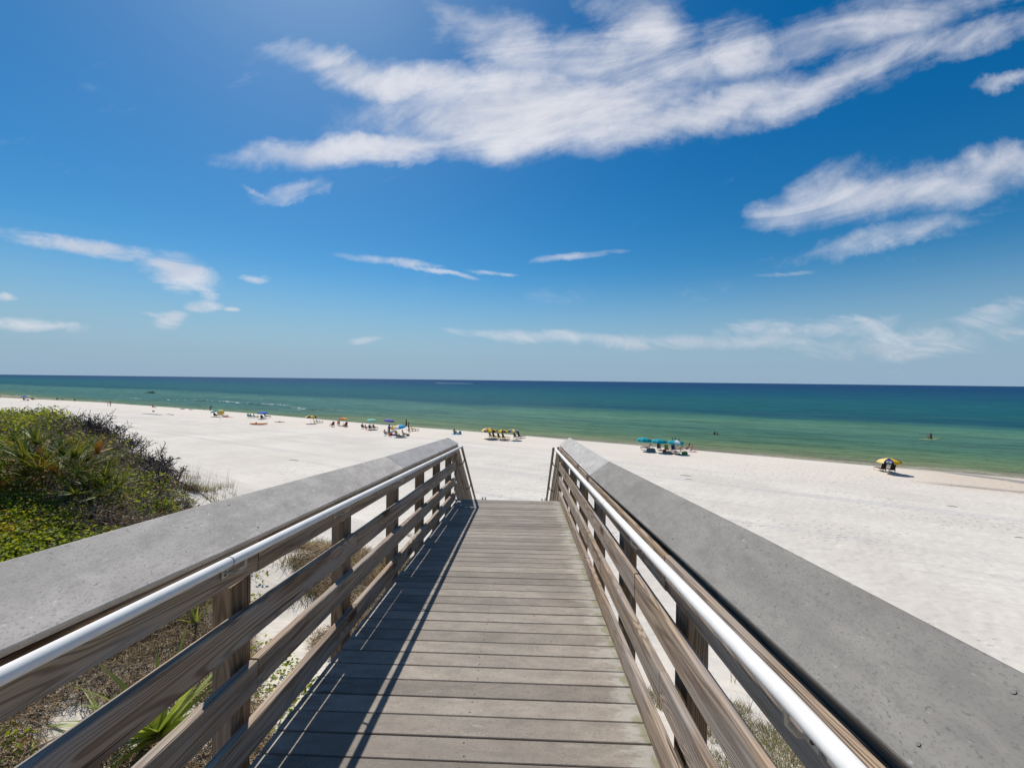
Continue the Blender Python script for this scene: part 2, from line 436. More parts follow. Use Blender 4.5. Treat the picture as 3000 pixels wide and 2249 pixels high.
def water_mat():
    m, t, b = new_mat('gulf_water')
    g = t.node('ShaderNodeNewGeometry'); P = g.outputs['Position']; p = t.xyz(P)
    u = t.m('ADD', t.m('MULTIPLY', p[0], 0.897), t.m('MULTIPLY', p[1], -0.443))
    tt = t.m('ADD', t.m('MULTIPLY', p[0], NX), t.m('MULTIPLY', p[1], NY))
    q = t.comb(u, tt, 0.0)
    n0 = t.noise(t.vm('MULTIPLY', q, (0.004, 0.02, 1.0)), 1.0, 4, 0.55, 0.6)
    n1 = t.noise(t.vm('MULTIPLY', q, (0.02, 0.09, 1.0)), 1.0, 4, 0.6, 0.5)
    # depth: 1 at the shore, 0 at the horizon
    r = t.m('DIVIDE', 75.0, t.m('MAXIMUM', tt, 40.0))
    r = t.m('ADD', r, t.m('MULTIPLY', t.m('MULTIPLY_ADD', n0, 2.0, -1.0), t.m('MULTIPLY', r, 0.22)))
    r = t.m('ADD', r, t.m('MULTIPLY', t.m('MULTIPLY_ADD', n1, 2.0, -1.0), t.m('MULTIPLY', r, 0.10)))
    col = t.ramp(r, WCOL)
    wob = t.m('ADD', t.m('MULTIPLY', t.m('SINE', t.m('MULTIPLY_ADD', u, 0.045, 0.6)), 2.5), t.m('MULTIPLY', t.m('SINE', t.m('MULTIPLY', u, 0.13)), 1.2))
    col = t.mix(t.m('MULTIPLY', t.ss(u, -40.0, -150.0, 0.0, 0.55), t.m('MULTIPLY', t.ss(r, 0.40, 0.52), t.ss(r, 0.97, 0.80))), col, (0.060, 0.185, 0.195))
    # wind streaks
    stk = t.noise(t.vm('MULTIPLY', q, (0.05, 0.42, 1.0)), 1.0, 4, 0.6, 0.4)
    col = t.mix(t.ss(stk, 0.44, 0.64, 0.0, 0.62), col, t.mix(0.6, col, (0.004, 0.030, 0.030)))
    stk2 = t.noise(t.vm('MULTIPLY', q, (0.012, 0.13, 1.0)), 1.0, 4, 0.6, 0.6)
    col = t.mix(t.ss(stk2, 0.45, 0.68, 0.0, 0.45), col, t.mix(0.5, col, (0.09, 0.17, 0.13)))
    stk3 = t.noise(t.vm('MULTIPLY', q, (0.22, 1.3, 1.0)), 1.0, 4, 0.65, 0.4)
    col = t.mix(t.ss(stk3, 0.48, 0.70, 0.0, 0.55), col, t.mix(0.7, col, (0.003, 0.02, 0.024)))
    # foam: swash edge, breaking crests, scattered caps that also paint sea sparkle into the colour
    w = t.m('SUBTRACT', tt, t.m('ADD', 75.6, t.ss(u, -75.0, -140.0, 0.0, 1.6)))
    w = t.m('SUBTRACT', w, t.ss(u, 5.0, 30.0, 0.0, 1.6))
    fn = t.noise(t.vm('MULTIPLY', q, (0.35, 0.9, 1.0)), 1.0, 5, 0.65, 0.8)
    fl = t.noise(t.vm('MULTIPLY', q, (0.035, 0.12, 1.0)), 1.0, 3, 0.5)
    foam = t.m('MULTIPLY', t.ss(p[2], 0.26, 0.5), t.ss(t.m('ADD', t.m('MULTIPLY', fn, 0.9), t.m('MULTIPLY', fl, 0.6)), 0.80, 0.90))
    def crest(w0, wid, thr, u0, u1, u2, u3):
        x = t.m('SUBTRACT', t.m('ADD', w, t.m('MULTIPLY', wob, 1.8)), w0)
        bnd = t.m('MULTIPLY', t.ss(x, -wid, 0.0), t.ss(x, wid, 0.0))
        k = t.ss(t.m('ADD', t.m('MULTIPLY', fn, 0.6), t.m('MULTIPLY', fl, 0.7)), thr, thr+0.07)
        return t.m('MULTIPLY', t.m('MULTIPLY', bnd, k), t.m('MULTIPLY', t.ss(u, u0, u1), t.ss(u, u3, u2)))
    for a in ((24.0, 2.0, 0.71, -320.0, -250.0, -130.0, -90.0), (60.0, 3.0, 0.76, -330.0, -270.0, -190.0, -140.0)):
        foam = t.m('MAXIMUM', foam, crest(*a))
    cap = t.m('MULTIPLY', t.ss(t.noise(t.vm('MULTIPLY', q, (0.6, 1.3, 1.0)), 1.0, 3, 0.6), 0.755, 0.785), t.ss(tt, 260.0, 90.0))
    foam = t.m('MAXIMUM', foam, t.m('MULTIPLY', cap, 0.7))
    edge = t.m('MULTIPLY', t.ss(w, 1.3, 0.2), t.ss(t.m('ADD', fn, t.m('MULTIPLY', fl, 0.5)), 0.72, 0.86))
    foam = t.m('MAXIMUM', foam, t.m('MULTIPLY', edge, 0.22))
    col = t.mix(t.m('MULTIPLY', foam, 0.9), col, (0.82, 0.82, 0.80))
    # waves: crests parallel to the shore
    h = t.m('ADD', t.m('MULTIPLY', t.noise(t.vm('MULTIPLY', q, (0.35, 1.1, 1.0)), 1.0, 4, 0.6, 0.5), 1.0), t.m('MULTIPLY', t.noise(t.vm('MULTIPLY', q, (1.4, 3.2, 1.0)), 1.0, 3, 0.6), 0.4))
    h = t.m('ADD', h, t.m('MULTIPLY', t.noise(t.vm('MULTIPLY', q, (0.05, 0.16, 1.0)), 1.0, 3, 0.5), 2.0))
    nb = t.bump(h, 0.9, 0.55)
    df = t.node('ShaderNodeBsdfDiffuse'); t.put(df.inputs[0], col); t.put(df.inputs['Normal'], nb)
    gl = t.node('ShaderNodeBsdfGlossy'); gl.inputs['Roughness'].default_value = 0.22; t.put(gl.inputs['Normal'], nb); t.put(gl.inputs[0], (0.9, 0.95, 1.0))
    lw = t.node('ShaderNodeLayerWeight'); lw.inputs[0].default_value = 0.12; t.put(lw.inputs['Normal'], nb)
    mx = t.node('ShaderNodeMixShader'); t.put(mx.inputs[0], t.m('MULTIPLY_ADD', lw.outputs['Fresnel'], 0.07, 0.012)); t.l.new(df.outputs[0], mx.inputs[1]); t.l.new(gl.outputs[0], mx.inputs[2])
    t.l.new(mx.outputs[0], m.node_tree.nodes['Material Output'].inputs[0])
    return m
WCOL = [(0.0, (0.008, 0.052, 0.155)), (0.04, (0.008, 0.058, 0.160)), (0.12, (0.010, 0.090, 0.168)), (0.24, (0.016, 0.125, 0.162)), (0.34, (0.018, 0.125, 0.152)), (0.44, (0.016, 0.098, 0.142)),
        (0.50, (0.075, 0.215, 0.158)), (0.56, (0.118, 0.250, 0.168)), (0.66, (0.075, 0.185, 0.145)), (0.80, (0.105, 0.212, 0.128)), (0.92, (0.170, 0.235, 0.118)), (0.98, (0.235, 0.265, 0.150)), (1.0, (0.30, 0.275, 0.18))]
WATER = water_mat()
us = axis([(-60000, -6000, 6000), (-6000, -400, 200), (-400, -60, 1.6), (-60, 60, 1.6), (60, 400, 34), (400, 6000, 700), (6000, 60000, 6000)])
ts = axis([(52, 70, 6), (70, 140, 0.5), (140, 260, 6), (260, 1500, 60), (1500, 10000, 700), (10000, 90000, 8000)])
grid_obj('water', us, ts, sea_z, WATER)

# ------------------------------------------------------------------ walkover
DH, DS = 1.595, 0.0744              # deck is DH below the eye at y=0 and falls DS per metre
YE = 7.68
def dz(y): return ZC - DH - DS*y
SL = math.atan(DS)
XL, XR = -1.24, 0.612               # inner faces of the railings
deck = thing('boardwalk', 'grey brown plank boardwalk ramp sloping down to the white sand beach', 'boardwalk', (0, 0, 0))
mb = MB(); pit = 0.1440; y = YE - 0.07; k = 0; ys = []
while y > -2.2:
    w = 0.1365
    M = Matrix.Translation((0, 0, 0)) @ Matrix.Translation(((XL+XR)/2 + 0.032 + random.uniform(-.004, .004), y, dz(y) - 0.018 + random.uniform(-.0012, .0012))) @ Matrix.Rotation(-SL, 4, 'X') @ Matrix.Rotation(random.uniform(-.0012, .0012), 4, 'Z')
    mb.board(XR - XL + 0.01, w, 0.036, 0.003, M, 4); ys.append(y)
    y -= pit*random.uniform(0.997, 1.003); k += 1
mb.build('deck_planks', C_DECK, deck)
mb = MB(); mb.board(XR-XL+0.02, 0.028, 0.15, 0.004, Matrix.Translation(((XL+XR)/2, YE+0.022, dz(YE)-0.078)), 1)
mb.build('deck_nosing', C_PALE, deck)
for xx in (XL+0.06, (XL+XR)/2, XR-0.06):
    M = Matrix.Translation((xx, 2.7, dz(2.7)-0.14)) @ Matrix.Rotation(math.pi/2, 4, 'Z') @ Matrix.Rotation(SL, 4, 'Y')
    mb = MB(); mb.board(9.9, 0.04, 0.225, 0.004); mb.build('joist', W_POST, deck, M)
sm = MB(); sm.tube([(0, 0, 0), (0, 0, 0.0015)], [0.0042, 0.0036], 8); sme = sm.mesh('screw', STEEL)
for y in ys:
    if 1.6 < y < 4.2:
        for xx in ((XL+XR)/2+0.04, (XL+XR)/2+0.043):
            yy = y + (0.04 if xx < (XL+XR)/2+0.042 else -0.04)
            link('screw', sme, deck, Matrix.Translation((xx+random.uniform(-.006, .006), yy, dz(yy)+0.0002)) @ Matrix.Rotation(-SL, 4, 'X'))

def along(X, hgt, y0, y1, slope_z=dz, dx=0.0):
    """matrix + length of a member running from y0 to y1 at height hgt over the deck line"""
    a = Vector((X, y0, slope_z(y0)+hgt)); b = Vector((X+dx, y1, slope_z(y1)+hgt))
    return a, b
def place_board(name, a, b, w, h, mat, parent, roll=0.0, seg=10, warp=0.003, c=0.005):
    d = (b-a); L = d.length; d.normalize()
    zup = Vector((0, 0, 1)); yv = zup.cross(d).normalized(); zv = d.cross(yv).normalized()
    M = Matrix((d, yv, zv)).transposed().to_4x4(); M.translation = (a+b)/2
    if roll: M = M @ Matrix.Rotation(roll, 4, 'X')
    mb = MB(); mb.board(L, w, h, c, None, seg, 0, warp)
    return mb.build(name, mat, parent, M)

def bracket(parent, X, y, z, sgn, off):
    """plate screwed to the rail board with an arm up to the pipe"""
    mb = MB(); e = sgn*off
    mb.box((X+sgn*0.004, y, z-0.078), (0.006, 0.036, 0.05), 0)
    mb.tube([(X+sgn*0.006, y, z-0.08), (X+e*0.6, y, z-0.078), (X+e*0.97, y, z-0.055), (X+e, y, z-0.0195)], 0.006, 6)
    mb.tube([(X+sgn*0.007, y, z-0.066), (X+sgn*0.011, y, z-0.066)], 0.005, 6, 1)
    mb.tube([(X+sgn*0.007, y, z-0.092), (X+sgn*0.011, y, z-0.092)], 0.005, 6, 1)
    return mb.build('bracket', [ZINC, BRASSY], parent)

def railing(side):
    L = side < 0
    sgn = 1 if L else -1                   # towards the walkway
    X = XL if L else XR
    name = 'wooden railing on the left of the boardwalk, in its own shade' if L else 'sunlit wooden railing on the right of the boardwalk under a dark grey cap'
    t = thing('railing', name, 'railing', (X, YE, dz(YE)), 0, 'railings of the boardwalk')
    org = Matrix.Translation((-X, -YE, -dz(YE)))
    class Wrap:                              # parts are given in world space, stored relative to the thing
        pass
    def put(o): o.matrix_basis = org @ o.matrix_basis; return o
    xo = X - sgn*(0.0225 if L else 0.018)
    h1, h2, h3, h4 = (0.985, 0.68, 0.415, 0.145) if L else (0.985, 0.715, 0.45, 0.185)
    posts = [7.58, 6.56, 5.52, 4.39, 3.17, 1.985, 0.82, -0.35, -1.5] if L else [7.56, 6.40, 5.28, 4.16, 3.04, 1.90, 0.75, -0.4, -1.55]
    # horizontal boards: joints fall on posts, each length starts a hair off the next
    js = ([(7.66, 6.52, 4.33, 1.955, -1.6), (7.66, 5.48, 3.13, -1.6), (7.66, 4.33, 1.955, -1.6), (7.66, 5.48, 3.13, -1.6)] if L
          else [(7.66, 4.10, 1.86, -1.6), (7.66, 4.6, 2.36, -1.6), (7.66, 4.10, 3.42, 1.905, -1.6), (7.66, 4.156, -1.6)])
    for (top, jj, hh) in zip((h1, h2, h3, h4), js, (0.15, 0.143, 0.143, 0.143)):
        for k in range(len(jj)-1):
            j = random.uniform(-.004, .004); e = random.uniform(-.0025, .0025)
            a = Vector((xo+e, jj[k]-0.002, dz(jj[k])+top-hh/2+j)); b = Vector((xo-e*0.4, jj[k+1]+0.002, dz(jj[k+1])+top-hh/2+j))
            put(place_board('rail_board', a, b, 0.045 if L else 0.036, hh, W_RAIL, t))
    xp = X - sgn*(0.046+0.07)
    for yp in posts:
        zb = gz(xp, yp) - 0.4; zt = dz(yp) + 0.795
        a = Vector((xp, yp-0.045, zb)); mb = MB(); mb.board(zt-zb, 0.09, 0.138, 0.004, None, 6)
        M = Matrix.Translation((xp, yp-0.045, (zb+zt)/2)) @ Matrix.Rotation(math.pi/2, 4, 'Z') @ Matrix.Rotation(-math.pi/2, 4, 'Y')
        put(mb.build('post', W_POST, t, M))
    xs = X - sgn*(0.0465+0.02)
    put(place_board('cap_support', Vector((xs, 7.62, dz(7.62)+0.912)), Vector((xs, 3.6, dz(3.6)+0.912)), 0.038, 0.216, W_RAIL, t))  # supports under the cap; unseen lower part added to block sun slits
    put(place_board('cap_support', Vector((xs, 3.596, dz(3.596)+0.922)), Vector((xs, -1.6, dz(-1.6)+0.922)), 0.038, 0.226, W_RAIL, t))
    # cap boards: canted inwards, in three lengths, none quite in line with the next
    if L:
        capi = [(-1.6, 1.052), (1.75, 1.018), (4.22, 1.020), (7.70, 1.012)]; capo = [(-1.6, 1.185), (1.75, 1.176), (4.22, 1.135), (7.70, 1.119)]
        xi, xq = -1.205, -1.392; cm = [C_NEAR, C_MID, C_PALE]
    else:
        capi = [(-1.6, 1.055), (1.45, 1.040), (4.03, 1.009), (7.62, 1.022)]; capo = [(-1.6, 1.20), (1.45, 1.192), (4.03, 1.147), (7.62, 1.160)]
        xi, xq = 0.612, 0.795; cm = [C_DARK, C_DARK, C_PALE]
    spans = [(0, 2, 0), (2, 3, 2)] if not L else [(0, 1, 0), (1, 2, 1), (2, 3, 2)]
    if L: spans = [(0, 2, 0), (2, 3, 2)]
    for (i0, i1, mi) in spans:
        idx = list(range(i0, i1+1)); rows = []
        th = 0.036
        ctr = None
        def pt(ii, kind, yo=0.0):
            yv = capi[ii][0] + yo
            a = Vector((xi, yv, dz(yv)+capi[ii][1])); b = Vector((xq, yv, dz(yv)+capo[ii][1]))
            nrm = (b-a).cross(Vector((0, 1, -DS))).normalized()
            if nrm.z < 0: nrm = -nrm
            ca = (b-a).normalized()*0.003; cn = nrm*0.003
            return [a+ca, a-cn, a-nrm*th+cn, a-nrm*th+ca, b-nrm*th-ca, b-nrm*th+cn, b-cn, b-ca]
        seq = []
        for n_, ii in enumerate(idx):
            yo = 0.0015 if (n_ == 0 and ii > 0) else (-0.0015 if n_ == len(idx)-1 and ii < 3 else 0.0)
            seq.append(pt(ii, 0, yo))
        # refine and soften the bends
        fine = []
        for a, b in zip(seq[:-1], seq[1:]):
            for q in range(12): fine.append([p.lerp(r, q/12) for p, r in zip(a, b)])
        fine.append(seq[-1])
        mid = fine[len(fine)//2][0].copy()
        dirv = (fine[-1][0]-fine[0][0]).normalized(); nrm = (fine[0][7]-fine[0][0]).normalized()
        yv = nrm; zv = dirv.cross(yv).normalized(); yv = zv.cross(dirv).normalized()
        M = Matrix((dirv, yv, zv)).transposed().to_4x4(); M.translation = mid
        Mi = M.inverted()
        mb = MB(); rows = [[Mi @ p for p in r] for r in fine]
        mb.rings(rows, 0, False); mb.add(rows[0], [tuple(range(8))]); mb.add(rows[-1], [tuple(reversed(range(8)))])
        cap = put(mb.build('cap_board', cm[mi], t, M))
        if i0 == 0:
            ybase = [p for p in posts if -0.2 < p < 4.2]
            for yp in ybase:
                for f_, dy in ((0.16, 0.0), (0.84, -0.02)):
                    ii = 0 if yp < capi[1][0] else 1
                    k_ = (yp-capi[ii][0])/(capi[ii+1][0]-capi[ii][0])
                    hi_ = capi[ii][1]*(1-k_)+capi[ii+1][1]*k_; ho_ = capo[ii][1]*(1-k_)+capo[ii+1][1]*k_
                    y_ = yp-0.045+dy; p = Vector((xi+(xq-xi)*f_, y_, dz(y_)+hi_+(ho_-hi_)*f_))
                    nn = Vector((ho_-hi_, 0, abs(xq-xi)))
                    nn.x = (1 if xq < xi else -1)*abs(ho_-hi_); nn.normalize()
                    rot = nn.to_track_quat('Z', 'Y').to_matrix().to_4x4(); rot.translation = p + nn*0.0004
                    s_ = link('screw', sme, cap, Mi @ rot)
    # handrail pipe
    xh = X + sgn*0.095 if L else X + sgn*0.062
    hr = [(-1.6, 1.012), (1.2, 0.997), (2.0, 0.995), (4.2, 0.983), (7.78, 0.955)] if L else [(-1.6, 1.02), (0.9, 1.010), (1.9, 0.990), (4.2, 0.965), (7.62, 0.945)]
    mb = MB(); mb.tube([(xh, y_, dz(y_)+h_) for y_, h_ in hr], 0.0198, 20)
    hro = put(mb.build('handrail', PVC, t))
    for yj in ((1.62, 4.9) if L else (2.9,)):
        mb = MB(); h_ = np.interp(yj, [a for a, b in hr], [b for a, b in hr])
        z_ = dz(yj)+h_; mb.tube([(xh, yj-0.002, z_+0.002*DS), (xh, yj+0.002, z_-0.002*DS)], 0.0204, 20)
        mb.build('pipe_joint', STEEL, hro)
    for yb in ((7.2, 6.3, 5.2, 4.0, 2.75, 1.72, 0.5) if L else (7.3, 6.6, 5.6, 4.5, 3.3, 2.2, 0.9)):
        h_ = np.interp(yb, [a for a, b in hr], [b for a, b in hr])
        bracket(hro, X, yb, dz(yb)+h_, sgn, abs(xh-X))
    # wall bolts through the posts
    return t
RAIL_L = railing(-1); RAIL_R = railing(1)

# ------------------------------------------------------------------ stairs down to the beach
SS = 0.72
Y1, Y2, Y3 = YE+0.04, 10.85, 12.5
ZD = dz(YE)
ZL = ZD - SS*(Y2-Y1)
def sz(y):
    if y < Y2: return ZD - SS*(y-Y1)
    if y < Y3: return ZL
    return ZL - SS*(y-Y3)
Y4 = Y3 + 0.5
while sz(Y4) > gz(-0.3, Y4) + 0.1 and Y4 < 20: Y4 += 0.1
st = thing('staircase', 'wooden staircase dropping from the end of the boardwalk to the sand', 'staircase', (-0.31, YE, ZD))
so = Matrix.Translation((0.31, -YE, -ZD))
mb = MB()
def flight(ya, yb, za):
    n = int(round((yb-ya)/0.25)); r = SS*(yb-ya)/n
    for k in range(n):
        mb.board(XR-XL-0.05, 0.265, 0.032, 0.004, Matrix.Translation(((XL+XR)/2, ya+(k+0.5)*(yb-ya)/n, za-(k+0.75)*r)))
flight(Y1+0.03, Y2, ZD)
mb.build('treads', C_DECK, st, so)
mb = MB(); flight(Y3, Y4, ZL); mb.build('treads', C_DECK, st, so)
mb = MB(); yy = Y2+0.07
while yy < Y3+0.02: mb.board(XR-XL-0.05, 0.139, 0.026, 0.003, Matrix.Translation(((XL+XR)/2, yy, ZL-0.02))); yy += 0.144
mb.build('landing_planks', C_DECK, st, so)
for xx in (XL+0.03, XR-0.03):
    for (ya, yb, za, zb) in ((Y1+0.05, Y2, ZD-0.22, ZL-0.15), (Y3, Y4, ZL-0.2, sz(Y4)-0.15)):
        o = place_board('stringer', Vector((xx, ya, za)), Vector((xx, yb, zb)), 0.04, 0.24, W_STAIR, st); o.matrix_basis = so @ o.matrix_basis
W_PIPE = plain('brown_stair_pipe', (0.30, 0.24, 0.18), 0.5, 0.15)
for side in (-1, 1):
    L = side < 0; sgn = 1 if L else -1; X = XL if L else XR
    t = thing('stair_railing', 'brown board railing of the stairs, continuing the %s one down to the sand' % ('shaded left' if L else 'sunlit right'), 'railing', (X, YE, ZD), 0, 'railings of the stairs')
    org = Matrix.Translation((-X, -YE, -ZD))
    xo = X - sgn*0.02
    for (ya, yb) in ((Y1+0.01, Y2-0.002), (Y2+0.002, Y3-0.002), (Y3+0.002, Y4)):
        e0, e1 = sz(ya+1e-4), sz(yb-1e-4)
        lift = 0.0
        for top in (0.86, 0.58, 0.30):
            o = place_board('rail_board', Vector((xo, ya, e0+top-0.07)), Vector((xo, yb, e1+top-0.07)), 0.038, 0.14, W_STAIR, t); o.matrix_basis = org @ o.matrix_basis
        xc = X - sgn*0.06
        o = place_board('cap_board', Vector((xc, ya-0.01, e0+0.925)), Vector((xc, yb+0.01, e1+0.925)), 0.20, 0.036, C_NEAR, t, roll=-sgn*0.62); o.matrix_basis = org @ o.matrix_basis
        xh = X + sgn*0.095
        mb = MB(); mb.tube([(xh, ya-0.02, e0+0.955), (xh, yb+0.03, e1+0.955)], 0.022, 14); mb.build('handrail', W_PIPE, t, org)
    for yp in (Y1+1.15, Y1+2.2, Y2+0.1, Y3-0.1, Y3+1.4, Y4-0.1):
        xp = X - sgn*0.11; zb = gz(xp, yp)-0.4; zt = sz(yp)+0.86
        mb = MB(); mb.board(zt-zb, 0.09, 0.138, 0.004, None, 5)
        mb.build('post', W_POST, t, org @ Matrix.Translation((xp, yp, (zb+zt)/2)) @ Matrix.Rotation(math.pi/2, 4, 'Z') @ Matrix.Rotation(-math.pi/2, 4, 'Y'))
    for yp in (Y1+0.35, Y1+1.35, Y1+2.5):
        z_ = sz(yp)+0.955; mb = MB()
        mb.tube([(X, yp, z_-0.15), (X+sgn*0.07, yp, z_-0.13), (X+sgn*0.095, yp, z_-0.022)], 0.009, 6); mb.box((X+sgn*0.004, yp, z_-0.15), (0.007, 0.04, 0.06))
        mb.build('bracket', STEEL, t, org)
# ------------------------------------------------------------------ dune plants
def leaf_mat(name, stops, trans=0.3, rough=0.45, spec=0.4):
    m = bpy.data.materials.new(name); m.use_nodes = True
    t = NT(m.node_tree); b = m.node_tree.nodes['Principled BSDF']; out = m.node_tree.nodes['Material Output']
    g = t.node('ShaderNodeNewGeometry')
    f = t.m('MULTIPLY_ADD', t.noise(g.outputs['Position'], 0.9, 3, 0.6), 0.9, -0.45)
    f = t.m('ADD', g.outputs['Random Per Island'], f, None, True)
    col = t.ramp(f, stops)
    t.put(b.inputs['Base Color'], col); b.inputs['Roughness'].default_value = rough; b.inputs['Specular IOR Level'].default_value = spec
    tr = t.node('ShaderNodeBsdfTranslucent'); t.put(tr.inputs[0], t.mix(1.0, col, (1.3, 1.25, 0.5), 'MULTIPLY'))
    mx = t.node('ShaderNodeMixShader'); mx.inputs[0].default_value = trans
    t.l.new(b.outputs[0], mx.inputs[1]); t.l.new(tr.outputs[0], mx.inputs[2]); t.l.new(mx.outputs[0], out.inputs[0])
    MATS[name] = m; return m
L_SCRUB = leaf_mat('scrub_leaf', [(0.0, (0.08, 0.105, 0.014)), (0.3, (0.16, 0.22, 0.02)), (0.6, (0.28, 0.36, 0.03)), (0.85, (0.42, 0.44, 0.04)), (1.0, (0.42, 0.25, 0.05))], 0.48, 0.5, 0.2)
L_DARK = leaf_mat('dark_scrub_leaf', [(0.0, (0.05, 0.07, 0.014)), (0.5, (0.12, 0.15, 0.02)), (0.85, (0.24, 0.25, 0.035)), (1.0, (0.26, 0.17, 0.05))], 0.42, 0.55, 0.15)
L_PALM = leaf_mat('palmetto_blade', [(0.0, (0.07, 0.10, 0.018)), (0.5, (0.16, 0.20, 0.035)), (0.85, (0.26, 0.27, 0.06)), (1.0, (0.26, 0.20, 0.06))], 0.25, 0.5, 0.2)
L_DEADP = leaf_mat('dead_palmetto_blade', [(0.0, (0.22, 0.10, 0.03)), (1.0, (0.38, 0.20, 0.05))], 0.15, 0.6)
L_GRASS = leaf_mat('dune_grass_blade', [(0.0, (0.06, 0.065, 0.018)), (0.45, (0.14, 0.145, 0.035)), (0.8, (0.22, 0.16, 0.06)), (1.0, (0.36, 0.26, 0.12))], 0.25, 0.6)
L_STRAW = leaf_mat('straw_blade', [(0.0, (0.12, 0.075, 0.04)), (0.5, (0.32, 0.215, 0.11)), (1.0, (0.52, 0.40, 0.23))], 0.1, 0.8, 0.15)
L_YUCCA = leaf_mat('yucca_blade', [(0.0, (0.16, 0.22, 0.045)), (0.6, (0.30, 0.38, 0.08)), (1.0, (0.46, 0.48, 0.16))], 0.4, 0.4)
TWIG = plain('grey_twig', (0.105, 0.088, 0.082), 0.85, 0.5, spec=0.1)
TWIGB = plain('brown_twig', (0.21, 0.155, 0.11), 0.85, 0.5, spec=0.1)
TWIGP = plain('pale_twig', (0.30, 0.26, 0.225), 0.85, 0.35, spec=0.1)

def unit(a): return a/np.maximum(np.linalg.norm(a, axis=-1, keepdims=True), 1e-9)
def leaves(P, size, up=0.55, aspect=0.58):
    """folded diamond leaves at points P, random attitude leaning upwards"""
    n = len(P); S = size if hasattr(size, '__len__') else np.full(n, size)
    S = (S*rng.uniform(0.65, 1.35, n))[:, None]
    ax = rng.normal(0, 1, (n, 3)); ax[:, 2] = np.abs(ax[:, 2])*0.7; ax = unit(ax)
    nr = rng.normal(0, 0.6, (n, 3)); nr[:, 2] += up*2.0
    sd = unit(np.cross(ax, nr)); nr = unit(np.cross(sd, ax))
    w = S*aspect
    a = P - ax*S*0.5; b = P + ax*S*0.5 - nr*S*0.08
    m = P + ax*S*0.02
    l = m - sd*w*0.5 + nr*S*0.10; r = m + sd*w*0.5 + nr*S*0.10
    V = np.stack([a, l, b, r], 1).reshape(-1, 3)
    i = np.arange(n)*4
    Fq = np.stack([np.stack([i, i+2, i+1], 1), np.stack([i, i+3, i+2], 1)], 1).reshape(-1, 3)
    return V, Fq
def blades(P, dirs, L, w, droop=0.35, seg=3):
    """tapering grass blades rooted at P"""
    n = len(P); L = np.broadcast_to(np.asarray(L, float), (n,))[:, None]; w = np.broadcast_to(np.asarray(w, float), (n,))[:, None]
    dirs = unit(dirs); hor = dirs.copy(); hor[:, 2] = 0; hor = unit(hor + 1e-6)
    sd = unit(np.cross(dirs, np.array([0, 0, 1.0]) + rng.normal(0, .25, (n, 3))))
    rows = []
    for k in range(seg+1):
        f = k/seg
        c = P + dirs*L*f + (hor*0.5 - np.array([0, 0, 1.0])*0.8)*L*droop*f*f
        ww = w*(1-f*0.92)*0.5
        rows += [c - sd*ww, c + sd*ww]
    V = np.stack(rows, 1).reshape(-1, 3); m = 2*(seg+1); i = np.arange(n)*m
    Fq = np.concatenate([np.stack([i+2*k, i+2*k+1, i+2*k+3, i+2*k+2], 1) for k in range(seg)], 0)
    return V, Fq
def join(parts):
    Vs, Fs, o = [], [], 0
    for V, Fq in parts: Vs.append(V); Fs.append(Fq+o); o += len(V)
    return np.concatenate(Vs), np.concatenate(Fs)
def sticks(A, B, ra, rb):
    """three sided tapering twigs from A to B"""
    n = len(A); d = unit(B-A); e1 = unit(np.cross(d, np.array([0.31, 0.22, 0.92])+rng.normal(0, .1, (n, 3)))); e2 = np.cross(d, e1)
    ra = np.broadcast_to(np.asarray(ra, float), (n,))[:, None]; rb = np.broadcast_to(np.asarray(rb, float), (n,))[:, None]
    rows = []
    for P, r in ((A, ra), (B, rb)):
        for k in range(3):
            q = 2*math.pi*k/3; rows.append(P + (e1*math.cos(q)+e2*math.sin(q))*r)
    V = np.stack(rows, 1).reshape(-1, 3); i = np.arange(n)*6
    Fq = np.concatenate([np.stack([i+k, i+(k+1) % 3, i+3+(k+1) % 3, i+3+k], 1) for k in range(3)], 0)
    return V, Fq
def npobj(name, VF, mat, kind=None, loc=None):
    V, Fq = VF
    if loc is not None: V = V - np.array(loc)
    o = link(name, np_mesh(name, V, Fq, mat))
    if loc is not None: o.location = loc
    if kind: o['kind'] = kind
    return o

def edge_t(u): return 5.0 + 0.35*np.sin(u*0.9) + 0.3*np.sin(u*2.3+1) + 0.5*sstep(u, -13, -16) - 0.2*sstep(u, -9, -6)
def canopy(x, y):
    """height of the scrub above the sand"""
    u, t = ut(x, y)
    h = 0.42 + 0.12*wav(x, y, 1.6, 0.7) + 0.07*wav(x, y, 4.3, 2.2)
    h = h + 0.35*sstep(u, -8.5, -11.5)*sstep(t, 1.0, 4.2)
    h = h*sstep(edge_t(u)-t, 0.0, 0.8)*sstep(x, -4.45, -5.1)
    return np.maximum(h, 0)
# candidates, denser near the eye
def scatter(n, x0, x1, y0, y1):
    return rng.uniform(x0, x1, n), rng.uniform(y0, y1, n)
N_ = 330000
d_ = 4.6*np.exp(rng.uniform(0, 1, N_)*math.log(19/4.6)); a_ = rng.uniform(R(-72), R(-29), N_)
x, y = d_*np.sin(a_), d_*np.cos(a_)
u, t = ut(x, y); c = canopy(x, y)
patch = 0.5+0.5*wav(x, y, 1.15, 3.3); patch2 = 0.5+0.5*wav(x, y, 3.1, 5.1)
